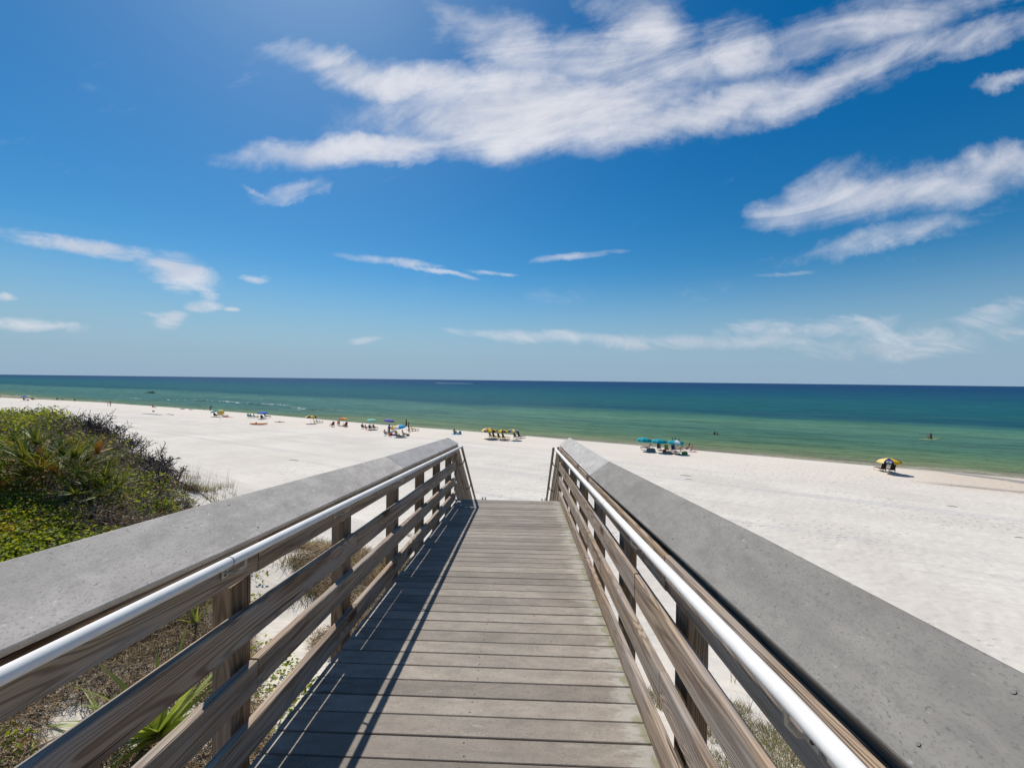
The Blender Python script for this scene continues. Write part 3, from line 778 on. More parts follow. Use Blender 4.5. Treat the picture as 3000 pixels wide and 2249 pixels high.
# brown twiggy belt between the near green mat and the palmettos
dist = np.hypot(x, y)
belt = np.exp(-((t - 3.3 - 0.25*np.sin(u*1.3))/0.42)**2)*sstep(u, -17, -13)
dens = np.clip(0.10 + 1.1*patch - 1.05*belt + 0.25*patch2, 0.05, 1.0)*np.where(t > edge_t(u)-1.0, 0.55, 1.0)
dens = dens*np.where(patch2 < 0.28, 0.35, 1.0)
keep = (c > 0.12) & (rng.uniform(0, 1, N_) < dens*np.clip((dist/7.0), 0.6, 1.0)) & (t < edge_t(u)) & (t > 0.2) & (y > 1.0)
x, y, c, dist = x[keep], y[keep], c[keep], dist[keep]
depth = rng.uniform(0, 1, len(x))**1.4
z = ground(x, y) + c*(1.0 - 0.55*depth) + rng.normal(0, 0.025, len(x))
P = np.stack([x, y, z], 1); u, t = ut(x, y)
bare_ = np.clip(sstep(t, edge_t(u)-2.0, edge_t(u)-1.2)*sstep(u, -16.6, -15.2)*1.0, 0, 1)
kk = rng.uniform(0, 1, len(x)) > bare_*(0.80+0.2*wav(x, y, 2.6, 4.0))
x, y, c, dist, P, u, t = x[kk], y[kk], c[kk], dist[kk], P[kk], u[kk], t[kk]
bright = rng.uniform(0, 1, len(x)) < np.clip(1.25 - 0.4*sstep(t, 3.2, 4.4) + 0.35*wav(x, y, 2.0, 9.0), 0.15, 1)
sz_ = np.where(dist < 9, 0.052, 0.068)*1.0
tag(npobj('dune_scrub', leaves(P[bright], sz_[bright]), L_SCRUB, 'stuff'), 'bright yellow green leafy scrub covering the dune left of the boardwalk', 'scrub')
tag(npobj('dark_scrub', leaves(P[~bright], sz_[~bright]), L_DARK, 'stuff'), 'darker olive leaves mixed through the dune scrub', 'scrub')
# brown leaf litter caught on the twiggy belt
N_ = 60000
d_ = 4.6*np.exp(rng.uniform(0, 1, N_)*math.log(16/4.6)); a_ = rng.uniform(R(-70), R(-29), N_)
x, y = d_*np.sin(a_), d_*np.cos(a_); u, t = ut(x, y); c = canopy(x, y)
belt = np.exp(-((t - 3.2 - 0.25*np.sin(u*1.3))/0.65)**2)
k = (c > 0.1) & (rng.uniform(0, 1, N_) < 0.06 + 0.75*belt) & (t < edge_t(u)); x, y, c = x[k], y[k], c[k]
tag(npobj('dead_leaves', leaves(np.stack([x, y, ground(x, y)+c*rng.uniform(.75, 1.05, len(x))], 1), 0.055), L_STRAW, 'stuff'), 'tan and brown dead leaves caught in the twiggy belt of the scrub', 'leaf litter')
# twigs through the scrub
N_ = 75000
d_ = 4.6*np.exp(rng.uniform(0, 1, N_)*math.log(18/4.6)); a_ = rng.uniform(R(-72), R(-27), N_)
x, y = d_*np.sin(a_), d_*np.cos(a_); u, t = ut(x, y); c = canopy(x, y)
belt = np.exp(-((t - 3.3 - 0.25*np.sin(u*1.3))/0.5)**2)
ridge = np.exp(-((t - edge_t(u)+0.9)/0.9)**2)*sstep(u, -17, -15.2)
keep = (c > 0.06) & (rng.uniform(0, 1, N_) < np.clip(0.14 + 0.8*belt + 0.7*ridge, 0, 1)) & (t < edge_t(u)) & (t > 0.2) & (y > 1)
x, y, c = x[keep], y[keep], c[keep]
z = ground(x, y) + c*rng.uniform(0.1, 1.02, len(x))
A = np.stack([x, y, z], 1); dd = rng.normal(0, 1, (len(x), 3)); dd[:, 2] = dd[:, 2]*0.45+0.25
B = A + unit(dd)*rng.uniform(0.08, 0.38, len(x))[:, None]
half = rng.uniform(0, 1, len(x)) < 0.68
tag(npobj('dry_twigs', sticks(A[half], B[half], 0.0055, 0.002), TWIGB, 'stuff'), 'tangle of brown dry twigs inside the dune scrub', 'twigs')
tag(npobj('pale_twigs', sticks(A[~half], B[~half], 0.006, 0.0025), TWIGP, 'stuff'), 'tangle of pale bleached twigs inside the dune scrub', 'twigs')

def bare_shrub(pos, h, label, n0=9, lean=(0.3, 0.6), seed=0):
    r = random.Random(seed); A = []; B = []; RA = []; RB = []
    def grow(p, d, L, rad, lev):
        seg = 3; q = p.copy()
        for k in range(seg):
            d = (d + Vector((r.gauss(0, .28), r.gauss(0, .28), r.gauss(0.03, .2)))).normalized()
            e = q + d*(L/seg); A.append(q[:]); B.append(e[:])
            r0 = rad*(1-0.25*k/seg*1.6); r1 = rad*(1-0.25*(k+1)/seg*1.6); RA.append(r0); RB.append(r1)
            if lev < 4:
                for _ in range(2 if lev < 3 else 1):
                    if r.random() < 0.85:
                        nd = (d + Vector((r.gauss(0, .75), r.gauss(0, .75), r.gauss(0.12, .5)))).normalized()
                        grow(e, nd, L*r.uniform(0.5, 0.75), r1*0.62, lev+1)
            q = e
    for k in range(n0):
        a = r.uniform(0, 2*math.pi); d = Vector((math.cos(a)*0.9+lean[0], math.sin(a)*0.9+lean[1]*0.3, r.uniform(0.5, 1.2))).normalized()
        grow(Vector((pos[0]+r.gauss(0, .25), pos[1]+r.gauss(0, .25), pos[2]-0.05)), d, h*r.uniform(0.4, 0.62), 0.021*r.uniform(.7, 1.2), 1)
    k_ = h/max(q_[2]-pos[2] for q_ in B); A = [np.array(pos)+(np.array(q_)-np.array(pos))*k_ for q_ in A]; B = [np.array(pos)+(np.array(q_)-np.array(pos))*k_ for q_ in B]
    VF = sticks(np.array(A), np.array(B), np.maximum(np.array(RA), 0.0062), np.maximum(np.array(RB), 0.0052))
    return tag(npobj('bare_shrub', VF, TWIG, None, tuple(pos)), label, 'shrub', 'leafless shrubs on the dune edge')
def on(x, y): return Vector((x, y, gz(x, y)))
shr = [((75, 1203), 12.4), ((250, 1213), 11.3), ((335, 1262), 10.9), ((420, 1312), 10.2), ((468, 1362), 9.7), ((140, 1205), 12.0), ((295, 1240), 11.2), ((492, 1435), 9.0), ((380, 1300), 10.5), ((200, 1215), 11.6)]
names = ['leafless grey shrub behind the bright green bush at the far left', 'tallest leafless grey shrub with fine twigs on the dune crest', 'leafless shrub midway down the twiggy dune edge', 'leafless shrub with a forked pale stick beside it', 'lowest big leafless shrub at the foot of the twiggy slope',
         'leafless shrub nearest the left end of the crest', 'leafless shrub just right of the tallest one', 'small sprawling leafless shrub beside the sea oats', 'leafless shrub half buried in dark leaves on the dune edge', 'wide leafless shrub left of the tallest one']
for k, ((px, py), dst) in enumerate(shr):
    d = ray(px, py); q = dst/d.y; X, Y = d.x*q, d.y*q
    g = gz(X, Y); hh = ZC + d.z*q - g + (0.12 if k != 7 else -0.1)
    bare_shrub((X, Y, g), hh, names[k], 10, (0.55, 0.45), 40+k)
# long pale stick and a fallen branch
def branch(pts, rad, label, mat, twigs=6, seed=1):
    r = random.Random(seed); b = Vector(pts[0]); mb = MB(); pts = [Vector(p)-b for p in pts]
    mb.tube(pts, [rad*(1-0.6*k/(len(pts)-1)) for k in range(len(pts))], 6)
    for _ in range(twigs):
        k = r.randrange(len(pts)-1); p = pts[k].lerp(pts[k+1], r.random())
        d = Vector((r.gauss(0, 1), r.gauss(0, 1), abs(r.gauss(0, 1)))).normalized()*r.uniform(.1, .35)
        mb.tube([p, p+d*0.5+Vector((0, 0, .02)), p+d], [rad*.4, rad*.3, rad*.15], 4)
    o = mb.build('branch', mat); o.location = b
    return tag(o, label, 'branch')
def pxat(px, py, Y):
    d = ray(px, py); q = Y/d.y; return Vector((d.x*q, Y, ZC+d.z*q))
branch([pxat(395, 1330, 9.3), pxat(372, 1308, 9.25), pxat(345, 1335, 9.2), pxat(325, 1345, 9.15), pxat(290, 1348, 9.1)][::-1], 0.017, 'pale bleached forked stick poking up from the dune scrub', TWIGP, 7, 3)
branch([pxat(455, 1395, 9.6), pxat(445, 1352, 9.7), pxat(425, 1345, 9.8), pxat(385, 1352, 9.8), pxat(360, 1320, 9.8)], 0.014, 'thin dark arching branch hanging over the white sand', TWIG, 5, 5)
pA, pB, pC = at(478, 1424), at(575, 1452), at(622, 1478)
branch([pA+Vector((0, 0, .25)), (pA+pB)/2+Vector((0, 0, .22)), pB+Vector((0, 0, .14)), pC+Vector((0, 0, .06))], 0.022, 'dark fallen branch lying on the sand by the sea oats', TWIG, 4, 8)

# palmettos
def palmetto(pos, n, size, label, dead=0.1, seed=0):
    r = random.Random(seed)
    t_ = thing('palmetto', label, 'palmetto', pos, 0, 'palmettos on the dune')
    parts = []; deadp = []; stem = MB()
    for k in range(n):
        a = 2*math.pi*k/n + r.uniform(-.4, .4); tilt = r.uniform(0.25, 1.0)
        d = Vector((math.cos(a)*math.sin(tilt), math.sin(a)*math.sin(tilt), math.cos(tilt)))
        L = size*r.uniform(0.5, 0.9); hub = d*L
        stem.tube([Vector((0, 0, -.05)), d*L*0.5+Vector((0, 0, .03)), hub], [.009, .007, .006], 5)
        side = d.cross(Vector((0, 0, 1))).normalized(); nb = r.randint(11, 15)
        fwd = (d + Vector((0, 0, r.uniform(-.1, .35)))).normalized(); nrm = side.cross(fwd)
        D = []
        for j in range(nb):
            q = (j/(nb-1)-0.5)*r.uniform(2.2, 2.7)
            D.append(fwd*math.cos(q) + side*math.sin(q) + nrm*(0.12*math.cos(q*2)+r.gauss(0, .05)))
        D = np.array([v[:] for v in D]); Pn = np.tile(np.array(hub[:]), (nb, 1))
        bl = blades(Pn, D, size*rng.uniform(0.42, 0.62, nb), 0.034*size/0.8, 0.22, 4)
        (deadp if r.random() < dead else parts).append(bl)
    link('fronds', np_mesh('fronds', *join(parts), L_PALM), t_)
    if deadp: link('dead_fronds', np_mesh('dead_fronds', *join(deadp), L_DEADP), t_)
    stem.build('stems', L_PALM, t_)
    return t_
pal = [(35, 1370, 8.9, 11, 0.95, 'palmetto with orange dead fronds at the left edge of the dune', 0.3), (130, 1350, 9.6, 15, 1.15, 'largest fan leaved palmetto in the middle of the dune scrub', 0.06), (225, 1360, 9.3, 12, 1.0, 'palmetto with pale blades just right of the largest one', 0.08),
       (265, 1405, 8.7, 9, 0.75, 'low dark green palmetto above the twiggy belt', 0.0), (310, 1395, 9.1, 9, 0.7, 'rightmost small palmetto with upright stiff blades', 0.1), (60, 1320, 10.6, 10, 1.0, 'palmetto half hidden under the bright bush on the crest', 0.0), (5, 1400, 7.9, 8, 0.75, 'rusty brown palmetto nearest the frame edge', 0.6)]
for k, (px, py, Y, n, s_, lab, dd) in enumerate(pal):
    d = ray(px, py); q = 5.0
    while ZC + d.z*q > gz(d.x*q, d.y*q) + 0.55 + 0.35*s_ and q < 16: q += 0.05
    X, Y = d.x*q, d.y*q
    palmetto((X, Y, gz(X, Y)+0.3), n, s_*0.95, lab, dd, 60+k)
# leafy bushes rising from the scrub
def bush(px, py, Y, rx, n, mat, label, seed):
    """leafy bush whose top is seen at pixel px, py when it stands Y metres out"""
    d = ray(px, py); q = Y/d.y; X = d.x*q; g = gz(X, Y); rz = max(0.3, ZC + d.z*q - g)
    t_ = thing('bush', label, 'bush', (X, Y, g), 0, 'leafy bushes on the dune')
    cl = rng.uniform(-1, 1, (16, 3))*np.array([rx*0.75, rx*0.75, rz*0.30]) + np.array([0, 0, rz*0.52])
    idx = rng.integers(0, 16, n); P = cl[idx] + rng.normal(0, 1, (n, 3))*np.array([rx*.17, rx*.17, rz*.10])
    P[:, 2] = np.clip(P[:, 2], 0.03, rz*1.04)
    link('leaves', np_mesh('leaves', *leaves(P, 0.07), mat), t_)
    A = np.tile(np.array([[0, 0, 0.0]]), (40, 1)) + rng.normal(0, .08, (40, 3)); B = P[rng.integers(0, n, 40)]
    link('stems', np_mesh('stems', *sticks(A, B, 0.012, 0.004), TWIG), t_)
for a in ((25, 1188, 12.6, 1.25, 4200, L_SCRUB, 'tall bright green bush at the top left of the dune', 1), (215, 1285, 10.9, 0.9, 2600, L_SCRUB, 'yellow green bush in front of the leafless shrubs', 2), (105, 1235, 11.6, 0.8, 1700, L_DARK, 'dark olive bush between the two bright bushes', 3),
          (458, 1405, 9.3, 0.26, 420, L_SCRUB, 'little bright green bush where the scrub meets the sand', 4), (330, 1350, 9.9, 0.55, 1100, L_DARK, 'dark leafy bush under the leafless shrubs', 5), (235, 1370, 8.3, 0.35, 600, L_SCRUB, 'small pale green bush beside the low palmetto', 6),
          (330, 1452, 7.6, 0.32, 420, L_SCRUB, 'bright green clump low on the dune, left of two others by the cap', 7), (405, 1462, 7.6, 0.30, 420, L_SCRUB, 'middle bright green clump low on the dune near the cap', 8), (495, 1458, 8.0, 0.34, 460, L_SCRUB, 'bright green clump closest to the fallen branch', 9)):
    bush(*a)

# sea oats and dune grass
def grass_tuft(pos, n, h, label, group, stalks=3, mat=L_GRASS, w=0.006, spread=0.12, lean=0.35):
    t_ = thing('grass_tuft', label, 'dune grass', pos, 0, group)
    P = np.stack([np.clip(rng.normal(0, spread, n), -1.6*spread, 1.6*spread), np.clip(rng.normal(0, spread, n), -1.6*spread, 1.6*spread), np.full(n, -0.02)], 1)
    D = np.stack([rng.normal(0.05, lean, n), rng.normal(0, lean, n), np.ones(n)], 1)
    link('blades', np_mesh('blades', *blades(P, D, h*rng.uniform(.5, 1.1, n), w, 0.3, 4), mat), t_)
    if stalks:
        stalks = max(stalks, 1)
        P = np.stack([rng.normal(0, spread*.7, stalks), rng.normal(0, spread*.7, stalks), np.full(stalks, -.02)], 1)
        D = np.stack([rng.normal(0.12, .15, stalks), rng.normal(0, .12, stalks), np.ones(stalks)], 1)
        link('stalks', np_mesh('stalks', *blades(P, D, h*rng.uniform(1.7, 2.4, stalks), 0.009, 0.12, 5), L_STRAW), t_)
    return t_
oats = [(452, 1372, 15, .42, 2), (465, 1374, 22, .45, 3), (476, 1378, 30, .5, 3), (488, 1384, 30, .45, 3), (502, 1388, 20, .35, 1), (528, 1396, 18, .3, 2), (545, 1397, 18, .3, 1), (565, 1398, 16, .28, 1), (580, 1400, 10, .25, 1),
        (492, 1418, 20, .45, 3), (505, 1424, 30, .5, 2), (520, 1428, 40, .5, 3), (535, 1430, 45, .55, 3), (548, 1434, 60, .6, 4), (560, 1438, 70, .65, 4), (572, 1440, 60, .6, 4), (585, 1440, 30, .45, 3), (600, 1440, 30, .5, 4), (615, 1438, 24, .45, 3), (628, 1436, 24, .42, 2), (645, 1430, 20, .38, 2), (662, 1428, 18, .35, 2), (675, 1425, 12, .3, 1),
        (608, 1462, 22, .45, 3), (630, 1466, 16, .4, 2), (655, 1458, 12, .35, 2), (680, 1452, 10, .35, 2)]
for k, (px, py, n, h, s_) in enumerate(oats):
    p = at(px, py); q = p.y/15.0
    grass_tuft(p, int(n*1.3), h*q*1.05, 'thin tuft of dune grass with tall dry stalks on the sand beyond the leafless shrubs', 'sea oats beyond the scrub', s_, w=0.010, spread=0.10*q)
# grass and litter under and beside the boardwalk
def stuff_grass(name, label, n, xr, yr, ok, h, w, mat, flat=0.0, cat='grass'):
    x, y = scatter(n, *xr, *yr); k = ok(x, y); x, y = x[k], y[k]; n = len(x)
    P = np.stack([x, y, ground(x, y) - 0.01 + flat*rng.uniform(0, .13, n)], 1)
    D = np.stack([rng.normal(0, 1, n), rng.normal(0, 1, n), np.abs(rng.normal(0, .5, n)) if flat else rng.uniform(0.5, 2.2, n)], 1)
    return tag(npobj(name, blades(P, D, h*rng.uniform(.4, 1.3, n), w, 0.25, 3), mat, 'stuff'), label, cat)
def clump(x, y, s, seed, thr): return wav(x, y, s, seed) + 0.5*wav(x, y, s*2.7, seed+2) > thr
g0 = at(2290, 2140)
stuff_grass('dune_grass', 'short brown green grass on the dune right of the boardwalk', 30000, (g0.x-2.6, g0.x+2.6), (g0.y-3.2, g0.y+1.6), lambda x, y: clump(x, y, 2.2, 1.0, -0.25) & (y < g0.y+0.55+0.35*np.sin(x*2)), 0.21, 0.008, L_GRASS)
stuff_grass('straw_litter', 'dry straw and dead stems lying on the sand below the left railing', 110000, (-5.8, -1.35), (1.2, 9.2), lambda x, y: clump(x, y, 1.9, 4.0, -0.28), 0.16, 0.006, L_STRAW, 1.0, 'straw')
stuff_grass('seaside_grass', 'green and tan grass clumps on the sand below the left railing', 32000, (-5.6, -1.35), (1.4, 10.5), lambda x, y: clump(x, y, 1.9, 4.4, 0.42), 0.26, 0.007, L_GRASS)
x, y = scatter(16000, -5.8, -1.5, 1.2, 7.0); k = clump(x, y, 2.5, 6.0, 0.5) | ((x < -4.6) & clump(x, y, 2.1, 2.0, 0.45)); x, y = x[k], y[k]
tag(npobj('creeper', leaves(np.stack([x, y, ground(x, y)+rng.uniform(0.01, .17, len(x))], 1), 0.05), L_SCRUB, 'stuff'), 'sparse green creeper leaves on the littered sand under the left railing', 'creeper')
N_ = 9000; x, y = scatter(N_, -5.6, -1.4, 1.2, 8.6); k = clump(x, y, 1.9, 4.0, -0.25); x, y = x[k], y[k]; N_ = len(x); A = np.stack([x, y, ground(x, y)+rng.uniform(0, .12, N_)], 1); dd = rng.normal(0, 1, (N_, 3)); dd[:, 2] *= 0.3
tag(npobj('fallen_twigs', sticks(A, A+unit(dd)*rng.uniform(.06, .28, N_)[:, None], 0.0055, 0.002), TWIG, 'stuff'), 'fallen twigs on the sand below the left railing', 'twigs')
# yuccas
def yucca(pos, n, h, label, seed):
    t_ = thing('yucca', label, 'yucca', pos, 0, 'yuccas beside the boardwalk')
    a = rng.uniform(0, 2*math.pi, n); ti = rng.uniform(0.15, 1.25, n)
    D = np.stack([np.cos(a)*np.sin(ti), np.sin(a)*np.sin(ti), np.cos(ti)], 1)
    P = D*0.03 + np.array([0, 0, 0.02]); 
    link('blades', np_mesh('blades', *blades(P, D, h*rng.uniform(.7, 1.15, n), 0.07*h/0.8, 0.22, 5), L_YUCCA), t_)
    mb = MB(); mb.tube([(0, 0, -.06), (0, 0, .05)], [.045, .03], 8); mb.build('stem', TWIGP, t_)
yucca(at(465, 2160), 26, 1.0, 'broad bladed green yucca behind the front left post', 1)
yucca(at(300, 2130), 12, 0.4, 'smaller yucca in the leaf litter left of the broad one', 2)
yucca(at(575, 1835), 10, 0.4, 'upright yucca sprouting behind the second rail board', 3)
for k, (px, py) in enumerate(((2188, 2085), (2150, 2000), (2215, 2120))):
    p = at(px, py); grass_tuft(p, 7, 0.6, ['tallest thin sea oat stem seen through the right railing', 'bent dry sea oat stem farthest back through the right railing', 'low sea oat tuft against the right railing boards'][k], 'sea oats beside the right railing', 2, L_GRASS, 0.008, 0.05)
for px, py, n, h, lab in ((600, 1905, 150, .3, 'straw coloured grass clump seen just above the third left board'), (300, 1905, 120, .28, 'broken grass clump nearest the frame edge under the left rail'), (655, 1740, 140, .3, 'tan grass clump right of the first left post'), (560, 1770, 120, .25, 'olive grass clump left of the first left post'), (880, 1745, 160, .3, 'pale yellow grass clump between the second and third left boards')):
    grass_tuft(at(px, py), n, h, lab, 'grass clumps below the left railing', 0, L_STRAW if n < 141 else L_GRASS, 0.008, 0.15, 0.6)
p = at(850, 1650); grass_tuft(p, 160, 0.3, 'dense round yellow green grass clump between the left posts', 'grass clumps below the left railing', 0, L_GRASS, 0.009, 0.16)
p = at(1195, 1570); grass_tuft(p, 90, 0.3, 'small grass clump low behind the far left posts', 'grass clumps below the left railing', 0, L_GRASS, 0.009, 0.14)
# ------------------------------------------------------------------ people and things on the beach
SEA = -math.atan2(NX, NY)             # local +y looks out to sea
def cloth(name, c, rough=0.75): return plain(name, c, rough, 0.1, spec=0.2)
SK = [plain('skin_fair', (0.50, 0.29, 0.20), 0.55, 0.06), plain('skin_tan', (0.33, 0.17, 0.10), 0.55, 0.06), plain('skin_dark', (0.13, 0.065, 0.04), 0.55, 0.06)]
HAIR = [plain('hair_dark', (0.025, 0.018, 0.014), 0.6, 0.3), plain('hair_brown', (0.09, 0.05, 0.025), 0.6, 0.3), plain('hair_blond', (0.35, 0.24, 0.11), 0.6, 0.2)]
CLO = {k: cloth('cloth_'+k, c) for k, c in dict(black=(0.02, 0.02, 0.024), navy=(0.02, 0.035, 0.13), red=(0.55, 0.03, 0.04), white=(0.8, 0.8, 0.78), teal=(0.0, 0.30, 0.36), blue=(0.02, 0.12, 0.55), yellow=(0.85, 0.50, 0.015),
    pale_yellow=(0.86, 0.66, 0.22), lime=(0.45, 0.55, 0.05), orange=(0.80, 0.22, 0.03), pink=(0.75, 0.08, 0.22), purple=(0.16, 0.13, 0.42), mint=(0.25, 0.62, 0.50), green=(0.08, 0.22, 0.03), maroon=(0.20, 0.02, 0.035), grey=(0.2, 0.2, 0.21), sky=(0.02, 0.35, 0.62), peach=(0.72, 0.42, 0.26)).items()}
LUMBER = plain('bleached_lumber', (0.52, 0.38, 0.25), 0.7, 0.2)
ALU = plain('pale_pole', (0.62, 0.60, 0.56), 0.4, 0.1)

POSES = {
 'stand': dict(pelvis=(0, 0, .93), chest=(0, 0, 1.25), neck=(0, 0, 1.46), head=(0, .01, 1.58), top=(0, .01, 1.69), sh=(.18, 0, 1.40), el=(.25, -.02, 1.13), wr=(.27, .06, .90), hip=(.09, 0, .88), kn=(.10, .02, .49), an=(.10, -.03, .07), toe=(.11, .14, .03)),
 'wade': dict(pelvis=(0, 0, .93), chest=(0, .02, 1.25), neck=(0, .02, 1.46), head=(0, .03, 1.58), top=(0, .03, 1.69), sh=(.18, .02, 1.40), el=(.32, .10, 1.20), wr=(.38, .26, 1.10), hip=(.09, 0, .88), kn=(.11, .04, .49), an=(.11, -.03, .07), toe=(.12, .14, .03)),
 'bend': dict(pelvis=(0, -.08, .92), chest=(0, .12, 1.18), neck=(0, .27, 1.33), head=(0, .36, 1.42), top=(0, .43, 1.50), sh=(.18, .20, 1.27), el=(.22, .30, 1.02), wr=(.18, .40, .80), hip=(.09, -.07, .88), kn=(.11, .05, .49), an=(.11, -.05, .07), toe=(.12, .12, .03)),
 'sit': dict(pelvis=(0, 0, .13), chest=(0, -.12, .46), neck=(0, -.13, .64), head=(0, -.11, .77), top=(0, -.10, .88), sh=(.18, -.12, .58), el=(.27, .06, .36), wr=(.20, .28, .38), hip=(.10, .03, .13), kn=(.13, .42, .42), an=(.12, .70, .06), toe=(.12, .85, .04)),
 'chair': dict(pelvis=(0, 0, .42), chest=(0, -.15, .72), neck=(0, -.23, .91), head=(0, -.22, 1.04), top=(0, -.22, 1.15), sh=(.18, -.20, .86), el=(.28, -.05, .63), wr=(.25, .18, .56), hip=(.10, .05, .41), kn=(.13, .48, .50), an=(.13, .82, .28), toe=(.13, .95, .33)),
 'recline': dict(pelvis=(0, 0, .43), chest=(0, -.24, .63), neck=(0, -.40, .76), head=(0, -.47, .86), top=(0, -.52, .96), sh=(.18, -.34, .72), el=(.28, -.12, .53), wr=(.26, .12, .50), hip=(.10, .05, .42), kn=(.12, .45, .53), an=(.12, .86, .42), toe=(.13, .92, .54)),
 'lie': dict(pelvis=(0, 0, .12), chest=(0, -.32, .13), neck=(0, -.53, .14), head=(0, -.66, .16), top=(0, -.77, .18), sh=(.18, -.47, .12), el=(.31, -.25, .07), wr=(.33, 0, .06), hip=(.10, .06, .11), kn=(.12, .46, .24), an=(.12, .84, .07), toe=(.13, .92, .14)),
 'paddle': dict(pelvis=(0, 0, .14), chest=(0, .03, .47), neck=(0, .06, .66), head=(0, .10, .78), top=(0, .12, .89), sh=(.18, .05, .60), el=(.33, .16, .42), wr=(.30, .36, .46), hip=(.10, .04, .13), kn=(.20, .38, .18), an=(.17, .70, .06), toe=(.17, .82, .10)),
}
def skin_mesh(name, pts, edges, radii, mats, sub=1):
    me = bpy.data.meshes.new(name); me.from_pydata(pts, edges, []); o = bpy.data.objects.new(name, me); COL.objects.link(o)
    md = o.modifiers.new('s', 'SKIN'); md.use_smooth_shade = True
    for i, r in enumerate(radii):
        sv = me.skin_vertices[0].data[i]; sv.radius = (r, r) if not hasattr(r, '__len__') else r; sv.use_root = (i == 0)
    if sub: s2 = o.modifiers.new('b', 'SUBSURF'); s2.levels = sub; s2.render_levels = sub
    bpy.context.view_layer.update()
    out = bpy.data.meshes.new_from_object(o.evaluated_get(bpy.context.evaluated_depsgraph_get()))
    out.name = name; bpy.data.objects.remove(o); out.materials.clear(); out.materials.append(mats); return out
_body = {}
def body(pose):
    if pose in _body: return _body[pose]
    J = POSES[pose]; V = Vector
    pts = [V(J['pelvis']), V(J['pelvis']).lerp(V(J['chest']), .5), V(J['chest']), V(J['neck']), V(J['head']), V(J['top'])]
    rad = [(.155, .115), (.135, .10), (.16, .115), (.055, .055), (.088, .10), (.06, .065)]; E = [(0, 1), (1, 2), (2, 3), (3, 4), (4, 5)]
    fw = (V(J['toe'])-V(J['an'])); fw.x = 0; fw.normalize()
    hd = (V(J['top'])-V(J['neck'])).normalized(); side = V((1, 0, 0)); face = side.cross(hd); face = -face if face.dot(V((0, 1, 0.3))) < 0 else face
    def add(p, r, par): pts.append(V(p)); rad.append(r); E.append((par, len(pts)-1)); return len(pts)-1
    add(V(J['head'])+face*0.112, .014, 4)          # nose
    clav = 2
    for s in (1, -1):
        f = lambda k: V((J[k][0]*s, J[k][1], J[k][2]))
        a = add(f('sh'), .06, clav); b = add(f('el'), .042, a); c = add(f('wr'), .028, b)
        d = (f('wr')-f('el')).normalized(); n1 = d.cross(V((s, 0.2, 0.1))).normalized()
        palm = add(f('wr')+d*0.055, (.036, .02), c)
        for k in range(4):
            o_ = (k-1.5)*0.019; L = (.062, .074, .07, .055)[k]
            q = add(f('wr')+d*0.105+n1*o_, .0095, palm); add(f('wr')+d*(0.105+L)+n1*o_*1.1+V((-s*.012, 0, 0)), .008, q)
        q = add(f('wr')+d*0.075+n1*0.046, .011, palm); add(f('wr')+d*0.115+n1*0.062, .009, q)
        h = add(f('hip'), .095, 0); k_ = add(f('kn'), .058, h); m_ = add(f('kn').lerp(f('an'), .35), .055, k_); an = add(f('an'), .038, m_); add(f('toe'), (.04, .025), an)
    bm_ = skin_mesh('body', [p[:] for p in pts], E, rad, SK[1])
    # swimwear over hips, hair over the crown
    hp, kn = V(J['hip']), V(J['kn'])
    sp = [V(J['pelvis']), V(J['pelvis']).lerp(V(J['chest']), .28)]; sr = [(.172, .132), (.155, .12)]; sE = [(0, 1)]
    for s in (1, -1):
        a_ = V((hp.x*s, hp.y, hp.z)); b_ = a_.lerp(V((kn.x*s, kn.y, kn.z)), .42)
        sp += [a_, b_]; sr += [.108, .098]; sE += [(0, len(sp)-2), (len(sp)-2, len(sp)-1)]
    sh_ = skin_mesh('swimwear', [p[:] for p in sp], sE, sr, CLO['navy'])
    tp = [V(J['pelvis']).lerp(V(J['chest']), .35), V(J['chest']), V(J['chest']).lerp(V(J['neck']), .55)]; tr = [(.155, .12), (.178, .132), (.13, .10)]; tE = [(0, 1), (1, 2)]
    for s in (1, -1):
        a_ = V((J['sh'][0]*s, J['sh'][1], J['sh'][2])); b_ = a_.lerp(V((J['el'][0]*s, J['el'][1], J['el'][2])), .45)
        tp += [a_, b_]; tr += [.075, .062]; tE += [(1, len(tp)-2), (len(tp)-2, len(tp)-1)]
    top_ = skin_mesh('shirt', [p[:] for p in tp], tE, tr, CLO['white'])
    h0 = V(J['head']); hb = -face
    hm = skin_mesh('hair', [(h0+hb*0.045+hd*0.01)[:], (h0+hb*0.02+hd*0.075)[:], (h0+face*0.03+hd*0.10)[:], (h0+hb*0.075-hd*0.09)[:]], [(0, 1), (1, 2), (0, 3)], [(.095, .09), (.085, .085), (.06, .05), (.05, .04)], HAIR[0])
    _body[pose] = (bm_, sh_, top_, hm); return _body[pose]
def setm(o, m): o.material_slots[0].link = 'OBJECT'; o.material_slots[0].material = m; return o
def person(pose, loc, rz, label, skin=1, hair=0, suit='navy', shirt=None, scale=1.0, dz_=0.0):
    b, s, t, h = body(pose)
    p = thing('person', label, 'person', Vector(loc)+Vector((0, 0, dz_)), rz, None, scale)
    setm(link('body', b, p), SK[skin]); setm(link('hair', h, p), HAIR[hair]); setm(link('swimwear', s, p), CLO[suit])
    if shirt: setm(link('shirt', t, p), CLO[shirt])
    return p

